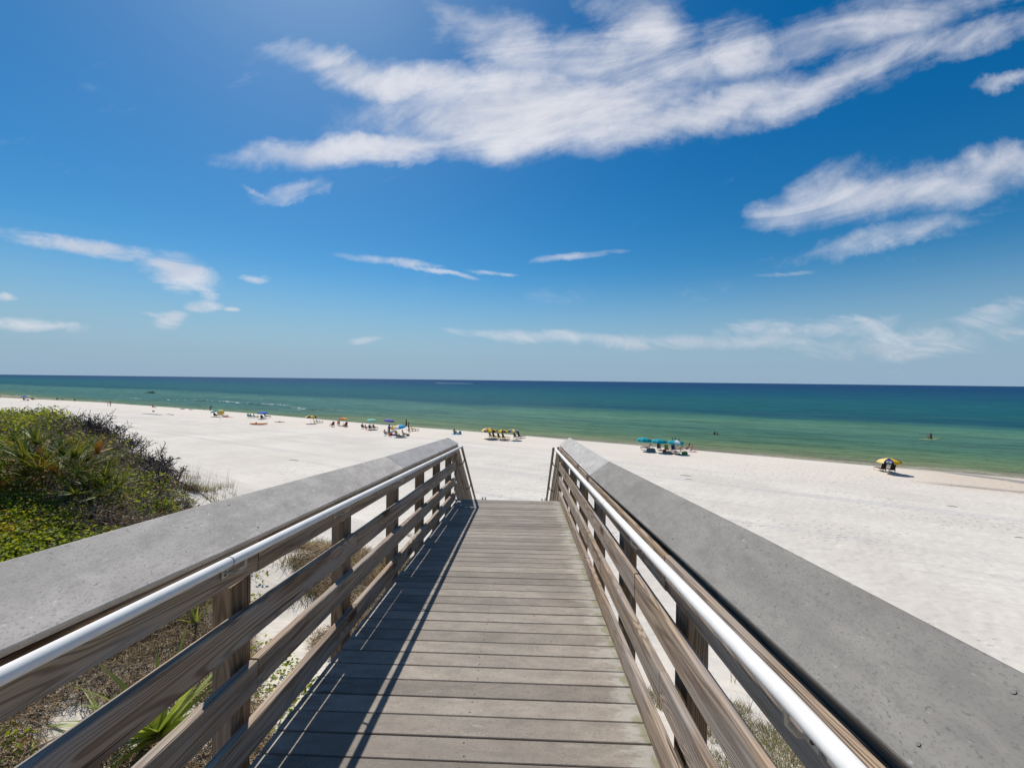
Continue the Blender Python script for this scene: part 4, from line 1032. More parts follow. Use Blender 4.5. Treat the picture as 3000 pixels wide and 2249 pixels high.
def umbrella(loc, cols, label, D=2.1, H=1.85, rise=0.40, tilt=(0, 0), phi=0.0, group=None, valance=None, mark=None, seg=8):
    t = thing('beach_umbrella', label, 'umbrella', loc, phi, group)
    H = H*0.93
    T_ = Matrix.Translation((0, 0, H-rise-0.05)) @ Matrix.Rotation(tilt[0], 4, 'X') @ Matrix.Rotation(tilt[1], 4, 'Y')
    names = []; mats = []
    for c in cols:
        if c not in names: names.append(c); mats.append(CLO[c])
    if valance and valance not in names: names.append(valance); mats.append(CLO[valance])
    mb = MB(); Rr = D/2; ns = 7; nsub = 4
    def P(k, j, s):                 # panel k, position j (0..nsub), radial s
        a0 = 2*math.pi*k/seg; a1 = 2*math.pi*(k+1)/seg; f = j/nsub
        p0 = Vector((math.cos(a0), math.sin(a0), 0)); p1 = Vector((math.cos(a1), math.sin(a1), 0))
        p = p0.lerp(p1, f)*Rr*math.sin(s*math.pi/2*0.98)
        sag = 0.05*math.sin(math.pi*f)*s
        return T_ @ Vector((p.x*(1-sag*.3), p.y*(1-sag*.3), rise*(1-s**1.9) - sag*0.8*0.6))
    for k in range(seg):
        mi = names.index(cols[k % len(cols)])
        rows = [[P(k, j, 0.03+0.97*i/ns) for j in range(nsub+1)] for i in range(ns+1)]
        mb.rings(rows, mi, True, False)
        if valance:
            low = [p + (T_.to_3x3() @ Vector((0, 0, -0.13))) for p in rows[-1]]
            mb.rings([rows[-1], low], names.index(valance), False, False)
    cmesh = mb.build('canopy', mats, t)
    mb = MB()
    for k in range(seg):
        mb.tube([P(k, 0, s)-Vector((0, 0, .012)) for s in (.05, .35, .7, 1.0)], 0.006, 4)
    mb.build('ribs', ALU, t)
    mb = MB(); top = T_ @ Vector((0, 0, rise+0.10)); kn = T_ @ Vector((0, 0, -0.35))
    mb.tube([(0, 0, -0.3), (0, 0, max(0.2, kn.z-0.12)), kn, top], [.022, .02, .018, .012], 8); mb.build('pole', ALU, t)
    if mark:
        mb = MB()
        for (k, kind) in mark:
            def Q(j, s): 
                p = P(k, j*nsub, s); return p + (T_.to_3x3() @ Vector((0, 0, .012)))
            def Pf(f, s):
                a0 = 2*math.pi*k/seg; a1 = 2*math.pi*(k+1)/seg
                p = Vector((math.cos(a0), math.sin(a0), 0)).lerp(Vector((math.cos(a1), math.sin(a1), 0)), f)*Rr*math.sin(s*math.pi/2*0.98)
                sag = 0.05*math.sin(math.pi*f)*s
                return T_ @ (Vector((p.x*(1-sag*.3), p.y*(1-sag*.3), rise*(1-s**1.9) - sag*.48)) + Vector((0, 0, .02)) + p.normalized()*0.012)
            cells = []
            if kind == 'words':      # two rows of small white characters, too small to read
                r_ = random.Random(3)
                for row, (s0, s1) in enumerate(((.62, .72), (.76, .86))):
                    for g0, g1 in ((.22, .47), (.53, .78)):
                        n = 4; w = (g1-g0)/n
                        for c_ in range(n): cells.append((g0+c_*w, g0+(c_+.78)*w, s0, s1))
            else:                    # small white emblem
                cells = [(.40, .60, .56, .60), (.47, .53, .60, .74), (.36, .64, .74, .79)]
            for f0, f1, s0, s1 in cells:
                mb.add([Pf(f0, s0), Pf(f1, s0), Pf(f1, s1), Pf(f0, s1)], [(0, 1, 2, 3)])
        mb.build('lettering', CLO['white'], t)
    return t

def lounger_proto():
    """low wooden beach lounge: long side rails, slung seat and a tall back"""
    t = thing('beach_chair', 'x', 'beach chair')
    mb = MB()
    for s in (-1, 1):
        mb.box((s*.29, .30, .33), (.035, 1.45, .06)); mb.box((s*.29, .88, .16), (.035, .06, .34)); mb.box((s*.29, -.30, .16), (.035, .06, .34))
        M = Matrix.Translation((s*.255, -.42, .62)) @ Matrix.Rotation(R(22), 4, 'X'); mb.box((0, 0, 0), (.03, .04, .98), M=M)
        mb.box((s*.31, -.06, .50), (.06, .62, .025)); mb.box((s*.30, .20, .42), (.03, .04, .16))
    for y_ in (-.36, .92): mb.box((0, y_, .33), (.56, .05, .05))
    mb.build('frame', LUMBER, t)
    mb = MB()
    rows = []
    for k in range(9):
        f = k/8; y_ = -.32+1.22*f; z_ = .375-.05*math.sin(math.pi*f)
        rows.append([(-.24, y_, z_), (.24, y_, z_), (.24, y_, z_-.012), (-.24, y_, z_-.012)])
    mb.rings([[Vector(p) for p in r] for r in rows], 0, False); mb.build('seat', CLO['black'], t)
    mb = MB(); M = Matrix.Translation((0, -.42, .66)) @ Matrix.Rotation(R(22), 4, 'X')
    mb.board(.50, .02, .86, .006, M); mb.build('backrest', CLO['black'], t)
    mb = MB(); mb.board(.40, .06, .14, .02, Matrix.Translation((0, -.50, 1.0)) @ Matrix.Rotation(R(22), 4, 'X')); mb.build('head_pillow', CLO['black'], t)
    return t
def folding_proto():
    """low folding beach chair: tube frame, one slung cloth for seat and back"""
    t = thing('folding_chair', 'x', 'beach chair')
    mb = MB()
    for s in (-1, 1):
        mb.tube([(s*.27, .42, .02), (s*.27, .30, .26), (s*.27, -.18, .22), (s*.27, -.48, .82)], .013, 6)
        mb.tube([(s*.29, -.34, .02), (s*.29, .14, .46), (s*.29, -.30, .48)], .012, 6)
    mb.tube([(-.27, -.48, .82), (.27, -.48, .82)], .013, 6); mb.tube([(-.27, .30, .26), (.27, .30, .26)], .013, 6)
    mb.build('frame', ALU, t)
    mb = MB(); pr = [(.30, .265), (.05, .215), (-.16, .215), (-.24, .32), (-.36, .58), (-.475, .81)]
    rows = [[Vector((-.255, y_, z_)), Vector((.255, y_, z_)), Vector((.255, y_-.008, z_-.01)), Vector((-.255, y_-.008, z_-.01))] for y_, z_ in pr]
    mb.rings(rows, 0, False); mb.build('sling', CLO['red'], t)
    return t
PROTO = {}
def chair(kind, loc, rz, label, group, seat=None, back=None, pillow=None):
    if kind not in PROTO:
        o = lounger_proto() if kind == 'lounger' else folding_proto(); PROTO[kind] = o
        o['_kids'] = 1; c = o
    else:
        c = copy_tree(PROTO[kind])
    c.location = loc; c.rotation_euler = (0, 0, rz); c['label'] = label
    if group: c['group'] = group
    elif 'group' in c: del c['group']
    for ch in kids(c):
        n = ch.name.split('.')[0]
        m = {'seat': seat, 'backrest': back, 'head_pillow': pillow, 'sling': seat}.get(n)
        if m: setm(ch, CLO[m])
    return c
def towel(loc, rz, col, label, w=.8, l=1.6):
    mb = MB(); rows = []
    for k in range(9):
        y_ = -l/2+l*k/8; z_ = .02+.012*math.sin(k*1.7)
        rows.append([Vector((-w/2, y_, z_)), Vector((0, y_, z_+.012)), Vector((w/2, y_, z_-.004)), Vector((w/2, y_, z_-.018)), Vector((0, y_, z_-.006)), Vector((-w/2, y_, z_-.018))])
    mb.rings(rows, 0, True); mb.add(rows[0], [tuple(range(6))]); mb.add(rows[-1], [tuple(reversed(range(6)))])
    o = mb.build('towel', CLO[col]); o.location = loc; o.rotation_euler = (0, 0, rz); return tag(o, label, 'towel')
def bag(loc, rz, col, label, w=.45, d=.28, h=.32):
    t = thing('beach_bag', label, 'bag', loc, rz); mb = MB(); rows = []
    for f, k in ((0, .9), (.1, 1.0), (.5, 1.04), (.85, .92), (1.0, .75)):
        rows.append([Vector((w/2*k*math.copysign(abs(math.cos(a))**.5, math.cos(a)), d/2*k*math.copysign(abs(math.sin(a))**.5, math.sin(a)), h*f)) for a in [2*math.pi*i/16 for i in range(16)]])
    mb.rings(rows); mb.add(rows[0], [tuple(reversed(range(16)))]); mb.add(rows[-1], [tuple(range(16))]); mb.build('sack', CLO[col], t)
    mb = MB(); mb.tube([(-w*.25, 0, h), (-w*.2, 0, h+.12), (0, 0, h+.17), (w*.2, 0, h+.12), (w*.25, 0, h)], .014, 6); mb.build('handle', CLO[col], t); return t
def cooler(loc, rz, col, label):
    t = thing('cooler', label, 'cooler', loc, rz); mb = MB(); mb.box((0, 0, .17), (.5, .32, .34)); mb.build('box', CLO[col], t)
    mb = MB(); mb.box((0, 0, .37), (.53, .35, .05)); mb.build('lid', CLO['white'], t)
    mb = MB(); mb.tube([(-.26, 0, .26), (-.28, 0, .40), (-.2, 0, .47), (.2, 0, .47), (.28, 0, .40), (.26, 0, .26)], .013, 6); mb.build('handle', CLO['grey'], t); return t
def ball(loc, r, cols, label):
    t = thing('ball', label, 'ball', loc); mb = MB(); rows = []
    for i in range(1, 8):
        th = math.pi*i/8; rows.append([Vector((r*math.sin(th)*math.cos(a), r*math.sin(th)*math.sin(a), r+r*math.cos(th))) for a in [2*math.pi*k/12 for k in range(12)]])
    mb.rings(rows); mb.add(rows[0], [tuple(range(12))]); mb.add(rows[-1], [tuple(reversed(range(12)))]); mb.build('skin', CLO[cols], t); return t
def hull(name, L, W, H, mat, parent, rocker=0.12, n=18, deck=0.35):
    mb = MB(); rows = []
    for k in range(n+1):
        f = k/n*2-1; w = W/2*max(0.02, (1-abs(f)**2.6)); z0 = rocker*abs(f)**2.5; h = H*(0.55+0.45*(1-abs(f)**2))
        ring = []
        for i in range(14):
            a = 2*math.pi*i/14; c_, s_ = math.cos(a), math.sin(a)
            ring.append(Vector((w*c_, f*L/2, z0 + h/2 + h/2*math.copysign(abs(s_)**(0.8 if s_ < 0 else 1.0), s_)*(1.0 if s_ < 0 else deck*2))))
        rows.append(ring)
    mb.rings(rows); mb.add(rows[0], [tuple(range(14))]); mb.add(rows[-1], [tuple(reversed(range(14)))])
    return mb.build(name, mat, parent)
def off(p, du, dt):
    """du metres along the beach (to the right), dt metres seaward"""
    x, y = p.x+0.897*du+NX*dt, p.y-0.443*du+NY*dt; return Vector((x, y, max(0.0, gz(x, y))))

YB = ['yellow', 'black']; G4 = 'yellow and black umbrellas in the centre'
# far left
p = at(75, 1173); umbrella(p, ['pink', 'purple', 'blue', 'sky', 'lime', 'yellow', 'orange', 'pink'], 'rainbow striped umbrella far down the beach at the left edge', 2.6, 2.1, .5, phi=R(-174))
chair('lounger', at(72, 1173), SEA+.9, 'dark lounge chair beneath the rainbow umbrella', None); bag(at(82, 1173.5), 0, 'maroon', 'dark red bag beside the chair under the rainbow umbrella', .7, .4, .4)
chair('folding', at(95, 1171.5), SEA-1.0, 'dark folding chair right of the rainbow umbrella', None, 'black'); person('sit', at(97, 1171.3), SEA-1.2, 'person sitting on the sand right of the rainbow umbrella', 1, 0, 'black', dz_=.02)
towel(at(103, 1171.6), SEA-1.2, 'peach', 'tan towel beside the person near the rainbow umbrella')
person('stand', at(1.5, 1166.0), SEA, 'blurred person at the very left edge of the shoreline', 0, 1, 'peach', 'peach')
chair('folding', at(169, 1170.5), SEA+.3, 'dark chair with a red edge, left one of the pair by the far water', None, 'black'); person('chair', at(169, 1170.5), SEA+.3, 'person in the left chair of the pair by the far water', 1, 0, 'black', 'black', dz_=-.16)
chair('folding', at(184, 1171.5), SEA, 'maroon chair, right one of the pair by the far water', None, 'maroon'); person('chair', at(184, 1171.5), SEA, 'person in the maroon chair by the far water', 1, 0, 'maroon', 'maroon', dz_=-.16)
person('sit', at(219, 1174.5), SEA-1.3, 'dark haired person sitting on a yellow towel by the far water', 2, 0, 'black', 'black'); towel(at(227, 1175), SEA-1.3, 'yellow', 'yellow towel far down the beach by the water', .9, 2.0)
person('stand', at(323.5, 1190), SEA+.2, 'adult in a black shirt walking along the far sand with a child', 0, 0, 'black', 'black', 1.03); person('stand', at(316, 1189.5), SEA, 'small child walking beside the adult in the black shirt', 0, 1, 'navy', 'blue', .66)
chair('folding', at(450, 1194.5), SEA, 'bright red folding chair alone on the sand', None, 'red'); person('chair', at(450, 1194.5), SEA, 'person slumped in the lone red chair', 1, 0, 'red', 'maroon', dz_=-.16)
bag(at(449.5, 1205.8), 0, 'maroon', 'small dark red bundle lying alone on the open sand', .6, .4, .28)
person('lie', at(535, 1199), SEA-1.3, 'pale person lying propped up by the water left of the standing pair', 0, 0, 'red'); person('lie', at(559, 1200.5), SEA-1.45, 'dark haired person lying flat at the waterline', 0, 0, 'peach')
person('stand', at(598, 1201), SEA+2.6, 'person in a white shirt and dark shorts standing at the waterline', 0, 1, 'navy', 'white', 1.05); person('bend', at(616, 1203.5), SEA-1.0, 'person in black bending over at the waterline', 2, 0, 'black', 'black', 1.08)
person('wade', at(583, 1191, True), SEA, 'child in a white shirt wading in the shallow water', 0, 2, 'white', 'white', .75, -.5)
# teal and yellow tilted umbrellas
p = at(633, 1220.5); umbrella(p, ['teal'], 'dark teal umbrella tilted to the left behind the yellow one', 2.5, 1.9, .42, (.1, -.25), group=None); p2 = at(646.5, 1222)
umbrella(p2, ['yellow', 'pale_yellow'], 'yellow umbrella tilted on its side beside the dark teal one', 1.7, 1.75, .4, (0.75, .35)); chair('lounger', at(632, 1221), SEA+.5, 'black lounge chair beneath the dark teal umbrella', None); person('recline', at(632, 1221), SEA+.5, 'person in dark clothes reclining beneath the dark teal umbrella', 2, 0, 'black', 'black')
person('lie', at(662, 1221.5), SEA-1.25, 'person stretched out on a red towel by the yellow umbrella', 2, 0, 'maroon', dz_=.05); towel(at(668, 1222), SEA-1.35, 'red', 'long red towel right of the yellow umbrella', .9, 3.2); chair('lounger', at(655, 1220.5), SEA-.9, 'dark low lounge chair beside the red towel', None)
mb = MB(); mb.tube([(0, 0, -.3), (0, 0, 1.1), (0.03, 0, 2.3)], .02, 6); o = mb.build('thin_pole', ALU); o.location = at(646, 1233); tag(o, 'thin pole stuck in the sand in front of the yellow umbrella', 'pole')
# blue umbrella
p = at(769, 1226.5); umbrella(p, ['blue'], 'solid blue umbrella with people sitting beneath it', 2.4, 1.9, .45)
for k, (px, py, lab, c1, c2) in enumerate(((729, 1222, 'person in a teal chair, leftmost of the group left of the blue umbrella', 'teal', 'navy'), (736, 1223, 'person seated in the middle of the group left of the blue umbrella', 'teal', 'black'), (746, 1223.5, 'person in blue seated on the right of the group beside the blue umbrella', 'blue', 'blue'))):
    chair('folding', at(px, py), SEA+.4-k*.4, ['teal folding chair at the left end of the row by the blue umbrella', 'teal folding chair in the middle of the row by the blue umbrella', 'blue folding chair nearest the blue umbrella on its left'][k], None, c1); person('chair', at(px, py), SEA+.4-k*.4, lab, 1, 0, c2, c2, dz_=-.16)
chair('lounger', at(768, 1228), SEA+.7, 'black lounge chair in the shade of the blue umbrella', None); person('recline', at(768, 1228), SEA+.7, 'person in black reclining in the shade of the blue umbrella', 2, 0, 'black', 'black')
chair('lounger', at(781, 1223.5), SEA-.8, 'black lounge chair sticking out right of the blue umbrella', None); person('recline', at(781, 1223.5), SEA-.8, 'person reclining right of the blue umbrella with legs outstretched', 2, 0, 'navy', 'black'); bag(at(755, 1222), 0, 'lime', 'pale lime bag left of the blue umbrella', .5, .3, .35)
# kayak and board
kp = at(758, 1244); kt = thing('kayak', 'long orange kayak lying on the open sand', 'kayak', kp, R(-78)); hull('hull', 3.6, .75, .36, CLO['orange'], kt, .2)
mb = MB(); mb.box((0, -.5, .42), (.42, .12, .22)); mb.build('seat_back', CLO['black'], kt); mb = MB(); mb.tube([(.15, -1.0, .36), (-.1, 1.2, .36)], .018, 6); mb.box((.16, -1.15, .36), (.16, .4, .03)); mb.box((-.11, 1.35, .36), (.16, .4, .03)); mb.build('paddle', CLO['black'], kt)
kp = at(819, 1236.5); kt = thing('surfboard', 'brown board lying flat right of the orange kayak', 'board', kp, R(-84)); hull('deck', 2.4, .6, .12, CLO['maroon'], kt, .05); mb = MB(); mb.box((0, 0, .17), (.3, .35, .16)); mb.build('seat_pad', CLO['peach'], kt)
# first yellow black umbrella
p = at(911, 1240.5); umbrella(p, ['black', 'yellow', 'black', 'pale_yellow'], 'black and yellow striped umbrella standing alone with two chairs to its right', 2.5, 2.0, .5, phi=R(-112))
chair('lounger', at(925, 1239), SEA-.75, 'black lounge chair under the edge of the lone black and yellow umbrella', None, pillow='yellow'); chair('lounger', at(933, 1238.5), SEA-.75, 'black lounge chair farther right of the lone black and yellow umbrella', None, pillow='yellow')
# pink orange umbrella
p = at(1006, 1246.5); umbrella(p, ['pink', 'orange', 'yellow', 'peach'], 'pink orange and yellow umbrella over reclining sunbathers', 2.0, 1.9, .42, phi=.5)
for px, py, a, lab, ch, c in ((974, 1249, 1.25, 'sunbather in a maroon lounge chair, leftmost of the three by the pink umbrella', 'maroon lounge chair, leftmost by the pink umbrella', 'maroon'), (992, 1245.5, .9, 'sunbather reclining just left of the pink umbrella pole', 'lounge chair just left of the pink umbrella pole', 'peach'), (1012, 1250, 1.25, 'sunbather in a dark red lounge chair right of the pink umbrella pole', 'dark red lounge chair right of the pink umbrella pole', 'maroon')):
    chair('lounger', at(px, py), SEA+a, ch, None, c, c, c); person('recline', at(px, py), SEA+a, lab, 1, 0, 'maroon')
# mint umbrella
p = at(1088.5, 1257.5); umbrella(p, ['mint'], 'mint green umbrella over a seated person in blue', 2.1, 2.3, .42)
chair('folding', at(1064, 1254.5), SEA+.2, 'black and yellow folding chair left of the mint umbrella', None, 'black'); person('chair', at(1064, 1254.5), SEA+.2, 'person in black with a yellow back seated left of the mint umbrella', 1, 0, 'black', 'yellow', dz_=-.16)
person('sit', at(1072, 1256.5), SEA-.4, 'person in dark red sitting on the sand left of the mint umbrella pole', 1, 0, 'maroon', 'maroon'); chair('folding', at(1086, 1257), SEA, 'blue folding chair directly under the mint umbrella', None, 'navy'); person('chair', at(1086, 1257), SEA, 'person in blue seated directly under the mint umbrella', 1, 0, 'navy', 'blue', 1.05, -.16)
chair('folding', at(1097.5, 1256), SEA-.3, 'dark red folding chair right of the mint umbrella pole', None, 'red'); person('chair', at(1097.5, 1256), SEA-.3, 'person in the dark red chair right of the mint umbrella pole', 1, 0, 'red', 'maroon', .95, -.16); towel(at(1079, 1260.5), SEA+.9, 'peach', 'orange tan towel in front of the mint umbrella', .9, 1.7)
# purple umbrella and the group with the two coloured one
p = at(1139.5, 1262); umbrella(p, ['purple'], 'purple umbrella tilted a little to the right', 2.2, 2.55, .42, (0, .16))
person('stand', at(1140, 1276.5), SEA+3.0, 'tall person in a long navy dress standing in front of the purple umbrella', 2, 0, 'navy', 'navy', 1.22); person('chair', at(1151, 1262), SEA+.3, 'person seated behind the yellow and blue umbrella', 1, 1, 'peach', dz_=-.16); chair('folding', at(1151, 1262), SEA+.3, 'tan folding chair behind the yellow and blue umbrella', None, 'peach')
chair('folding', at(1131, 1275), SEA-.5, 'tall black folding chair left of the person in navy', None, 'black'); person('chair', at(1131, 1275), SEA-.5, 'person in a pale shirt seated left of the person in navy', 0, 0, 'black', 'peach', 1.05, -.16); bag(at(1145.5, 1275.5), 0, 'red', 'red bag at the feet of the person in navy', .55, .5, .5)
p = at(1168.5, 1279); umbrella(p, ['yellow', 'yellow', 'white', 'sky', 'sky', 'sky', 'white', 'yellow'], 'umbrella half yellow and half blue with a white panel between', 2.35, 2.25, .48, (-.15, 0), R(150))
chair('folding', at(1163, 1273), SEA+.2, 'lime green folding chair under the yellow and blue umbrella', None, 'lime'); bag(at(1157, 1276), 0, 'blue', 'blue bag beside the lime chair', .7, .4, .3); person('sit', at(1162, 1279), SEA-1.0, 'person in purple sitting on the sand before the lime chair', 1, 0, 'purple', 'purple'); person('lie', at(1173, 1278.5), SEA-1.2, 'dark skinned person lying in the shade of the yellow and blue umbrella', 2, 0, 'black')
chair('folding', at(1183, 1277), SEA-.7, 'navy folding chair right of the yellow and blue umbrella', None, 'navy'); person('chair', at(1183, 1277), SEA-.7, 'person in white and navy sitting in the navy folding chair', 1, 0, 'navy', 'white', 1.1, -.16); cooler(at(1195, 1276.5), .3, 'green', 'dark green cooler right of the navy folding chair')
# closed umbrella, standing person, two chairs
p = at(1190, 1257.5); t = thing('closed_umbrella', 'dark closed umbrella furled upright on its pole', 'umbrella', p); mb = MB()
rows = [[Vector((r_*(1+.25*math.cos(5*a))*math.cos(a), r_*(1+.25*math.cos(5*a))*math.sin(a), z_)) for a in [2*math.pi*k/20 for k in range(20)]] for z_, r_ in ((.65, .05), (.75, .12), (1.1, .13), (1.6, .10), (2.1, .045), (2.2, .015))]
mb.rings(rows); mb.add(rows[0], [tuple(reversed(range(20)))]); mb.build('furled_canopy', CLO['black'], t); mb = MB(); mb.tube([(0, 0, -.3), (0, 0, 2.35)], .02, 8); mb.build('pole', ALU, t)
person('stand', at(1197, 1264.5), SEA-.6, 'dark tanned person standing between the furled umbrella and two black chairs', 2, 0, 'black', None, 1.1)
chair('lounger', at(1204, 1261.5), SEA-.7, 'black and yellow lounge chair nearer the standing person', None, back='black', pillow='yellow', seat='yellow'); chair('lounger', at(1212, 1262), SEA-.7, 'black and yellow lounge chair farther right of the standing person', None, back='black', pillow='yellow', seat='yellow')
# pair on a towel
person('sit', at(1331.5, 1270.5), SEA+.2, 'bare backed person sitting upright on a towel near the waterline', 1, 0, 'black', None, 1.15); person('lie', at(1342, 1271), SEA+1.3, 'person lying beside the upright sitter on the blue towel', 1, 0, 'teal', dz_=.03, scale=1.0); towel(at(1338, 1271.5), SEA+.9, 'sky', 'pale blue towel under the pair near the waterline', 1.7, 1.9)
bag(at(1347.5, 1270.5), 0, 'teal', 'teal bag at the right end of the pale blue towel', .5, .35, .5)
# central umbrellas
umbrella(at(1430, 1283.5), ['pale_yellow', 'black'], 'pale yellow and black umbrella at the back left of the central row', 2.45, 2.0, .55, (0, -.05), R(100), G4)
umbrella(at(1436, 1286), YB, 'yellow and black umbrella with a white emblem, second in the central row', 2.2, 1.95, .45, (-.05, .03), R(-112), G4, mark=[(7, 'emblem')])
umbrella(at(1471, 1287.5), YB, 'yellow and black umbrella with a white emblem in the middle of the central row', 2.1, 1.9, .42, (-.05, 0), R(-50), G4, mark=[(7, 'emblem')])
umbrella(at(1504, 1288.5), ['pale_yellow', 'navy'], 'cream and navy umbrella at the right end of the central row', 2.1, 2.05, .45, (0, 0), R(-112), G4, mark=[(1, 'words')])
for k, (px, py, nm) in enumerate(((1441, 1282.5, 'first from the left'), (1451, 1284, 'second from the left'), (1466, 1285.5, 'third from the left'), (1479, 1286, 'third from the right'), (1513, 1284.5, 'second from the right'), (1525, 1283, 'rightmost'))):
    chair('lounger', at(px, py), SEA-.35, 'black lounge chair facing the sea, %s under the central umbrellas' % nm, 'black lounge chairs of the central row', pillow='yellow' if k in (1, 2) else 'black', back='black', seat='yellow' if k < 4 else 'black')
# teal umbrellas
GT = 'teal umbrellas near the water'
for px, py, lab, mk in ((1886.5, 1320.5, 'teal umbrella on the left of its row of three', 0), (1931, 1325, 'teal umbrella in the middle of its row of three', 0), (1979, 1328.5, 'teal umbrella with one white panel, right of its row of three', 1)):
    cols = ['teal']*8
    if mk: cols = ['teal']*7+['white']
    umbrella(at(px, py), cols, lab, 2.15, 2.15, .42, (-.04, 0), R(-72) if not mk else R(-72), GT, 'teal')
chair('lounger', at(1896, 1318), SEA+1.75, 'wooden lounge chair under the left teal umbrella', 'lounge chairs under the teal umbrellas', 'white', 'white', 'black'); person('recline', at(1896, 1318), SEA+1.75, 'tanned person sunbathing under the left teal umbrella', 1, 0, 'black')
bag(at(1907, 1323), .2, 'grey', 'wide dark grey bag on the sand right of the left teal pole', 1.3, .6, .5)
chair('lounger', at(1930.5, 1318), SEA+.1, 'black backed lounge chair under the middle teal umbrella', 'lounge chairs under the teal umbrellas', 'white', 'black', 'black'); chair('lounger', at(1954, 1322), SEA-.1, 'green backed lounge chair between the middle and right teal umbrellas', 'lounge chairs under the teal umbrellas', 'black', 'green', 'green')
bag(at(1946.5, 1325), 0, 'red', 'bright red bag under the middle teal umbrella', .5, .4, .42); chair('lounger', at(1973, 1322), SEA, 'navy backed lounge chair under the right teal umbrella', 'lounge chairs under the teal umbrellas', 'navy', 'navy', 'navy')
person('recline', at(1988, 1322.5), SEA+1.5, 'person with a tanned arm reclining under the right teal umbrella', 1, 1, 'white'); chair('lounger', at(1988, 1322.5), SEA+1.5, 'white lounge chair under the right edge of the right teal umbrella', 'lounge chairs under the teal umbrellas', 'white', 'white', 'white')
person('lie', at(1960, 1329), SEA+1.5, 'person lying on the sand in the shade between two teal umbrellas', 1, 1, 'peach', dz_=.0); person('lie', at(1975, 1330.5), SEA+1.5, 'person lying on the sand below the white panel of the right teal umbrella', 0, 1, 'peach')
bag(at(2006, 1331.5), .1, 'green', 'dark green bag in the shadow of the right teal umbrella', .75, .4, .42)
chair('lounger', at(2018, 1322), SEA+1.45, 'lounge chair right of the teal umbrellas, in full sun', 'lounge chairs under the teal umbrellas', 'white', 'pink', 'pink'); person('chair', at(2014, 1322.5), SEA+1.35, 'tanned person sitting upright in full sun right of the teal umbrellas', 1, 0, 'black', None, 1.08)
towel(off(at(2034, 1323), 0, 0)+Vector((0, 0, 0)), SEA, 'pink', 'crimson towel draped beside the sunlit lounge chair', .5, 1.0)
# in the water
for px, py, lab, sc_, sk, top_ in ((1970.5, 1299, 'leftmost child of the three playing at the water edge behind the teal umbrellas', .72, 1, None), (1979, 1299.5, 'middle child of the three playing at the water edge', .78, 1, None), (1988.5, 1301, 'rightmost child of the three playing at the water edge', .7, 0, None)):
    person('wade', at(px, py, True), SEA+.5, lab, sk, 1, 'peach', top_, sc_, -.18)
person('wade', at(2094, 1273, True), SEA, 'person in a black top standing waist deep, left of the pair in the water', 2, 0, 'black', 'black', 1.0, -1.02); person('wade', at(2101.5, 1274, True), SEA, 'pale backed person standing waist deep, right of the pair in the water', 0, 0, 'white', None, 1.0, -1.08)
# paddle board
P0 = at(2724, 1286, True); t = thing('paddle_board', 'long thin pale yellow paddle board on the green water', 'paddle board', P0+Vector((0, 0, -.05)), R(90)+.12); hull('deck', 4.9, .62, .16, cloth('board_yellow', (0.62, 0.55, 0.16)), t, .10)
mb = MB(); mb.box((0, 2.0, -.08), (.02, .2, .18)); mb.build('fin', CLO['grey'], t)
person('paddle', P0+Vector((0.25, 0, .08)), R(90)+.12, 'person with bare brown back kneeling on the yellow paddle board', 2, 0, 'black', None, 1.25)
t = thing('paddle', 'long dark paddle held across the yellow paddle board', 'paddle', P0+Vector((-.1, -.1, .60)), R(90)); mb = MB(); mb.tube([(-.4, 1.5, -.35), (.3, -1.1, .35)], .017, 6); mb.build('shaft', CLO['grey'], t)
mb = MB(); mb.box((-.42, 1.62, -.40), (.16, .36, .03)); mb.build('blade', CLO['black'], t); mb = MB(); mb.box((.32, -1.22, .40), (.16, .36, .03)); mb.build('blade', CLO['black'], t)
# right hand umbrella
umbrella(at(2604, 1386.5), ['pale_yellow', 'navy', 'yellow', 'navy'], 'large yellow and navy umbrella with white lettering, alone at the right', 2.4, 1.95, .5, (-.03, 0), R(-197.5), mark=[(1, 'words')])
for px, py, nm in ((2582, 1380, 'left'), (2609, 1382.5, 'right')): chair('lounger', at(px, py), SEA+.25, 'black wooden lounge chair, %s one under the lone yellow and navy umbrella' % nm, 'lounge chairs under the lone right umbrella', seat='black', back='black')
# boats far out
b0 = at(1276, 1122.3, True); t = thing('speedboat', 'tiny white speedboat running left across the horizon water', 'boat', b0, R(90)-.03); hull('hull', 9.0, 2.8, 1.5, CLO['white'], t, .5); mb = MB(); mb.box((0, -.4, 1.9), (1.7, 2.4, 1.2)); mb.build('cabin', CLO['white'], t); mb = MB(); mb.box((0, .85, 2.05), (1.5, .06, .7)); mb.build('windscreen', CLO['black'], t)
V = []; n = 40
wk = MB(); rows = []
for k in range(n+1):
    f = k/n; x_ = b0.x+3+f*150; w_ = 1.5+7*f**.7*(1+.2*math.sin(k*1.9)); y_ = b0.y - f*4.0
    rows.append([Vector((x_, y_-w_/2, .05)), Vector((x_, y_, .35*(1-f)+.08)), Vector((x_, y_+w_/2, .05))])
wk.rings(rows[:30], 0, True, False); tag(wk.build('boat_wake', plain('wake_foam', (0.66, 0.72, 0.74), .8, .1)), 'white foaming wake trailing behind the speedboat', 'wake', None, 'stuff')
j0 = at(447, 1151.3, True); t = thing('jet_ski', 'dark jet ski with a white splash far out on the left', 'jet ski', j0, R(-60)); hull('hull', 3.2, 1.1, .7, CLO['black'], t, .35); mb = MB(); mb.board(.45, 1.3, .35, .08, Matrix.Translation((0, -.4, .75))); mb.build('seat', CLO['grey'], t); mb = MB(); mb.tube([(-.38, .45, 1.05), (0, .38, 1.0), (.38, .45, 1.05)], .03, 6); mb.tube([(0, .38, 1.0), (0, .6, .65)], .06, 6); mb.build('handlebar', CLO['black'], t)
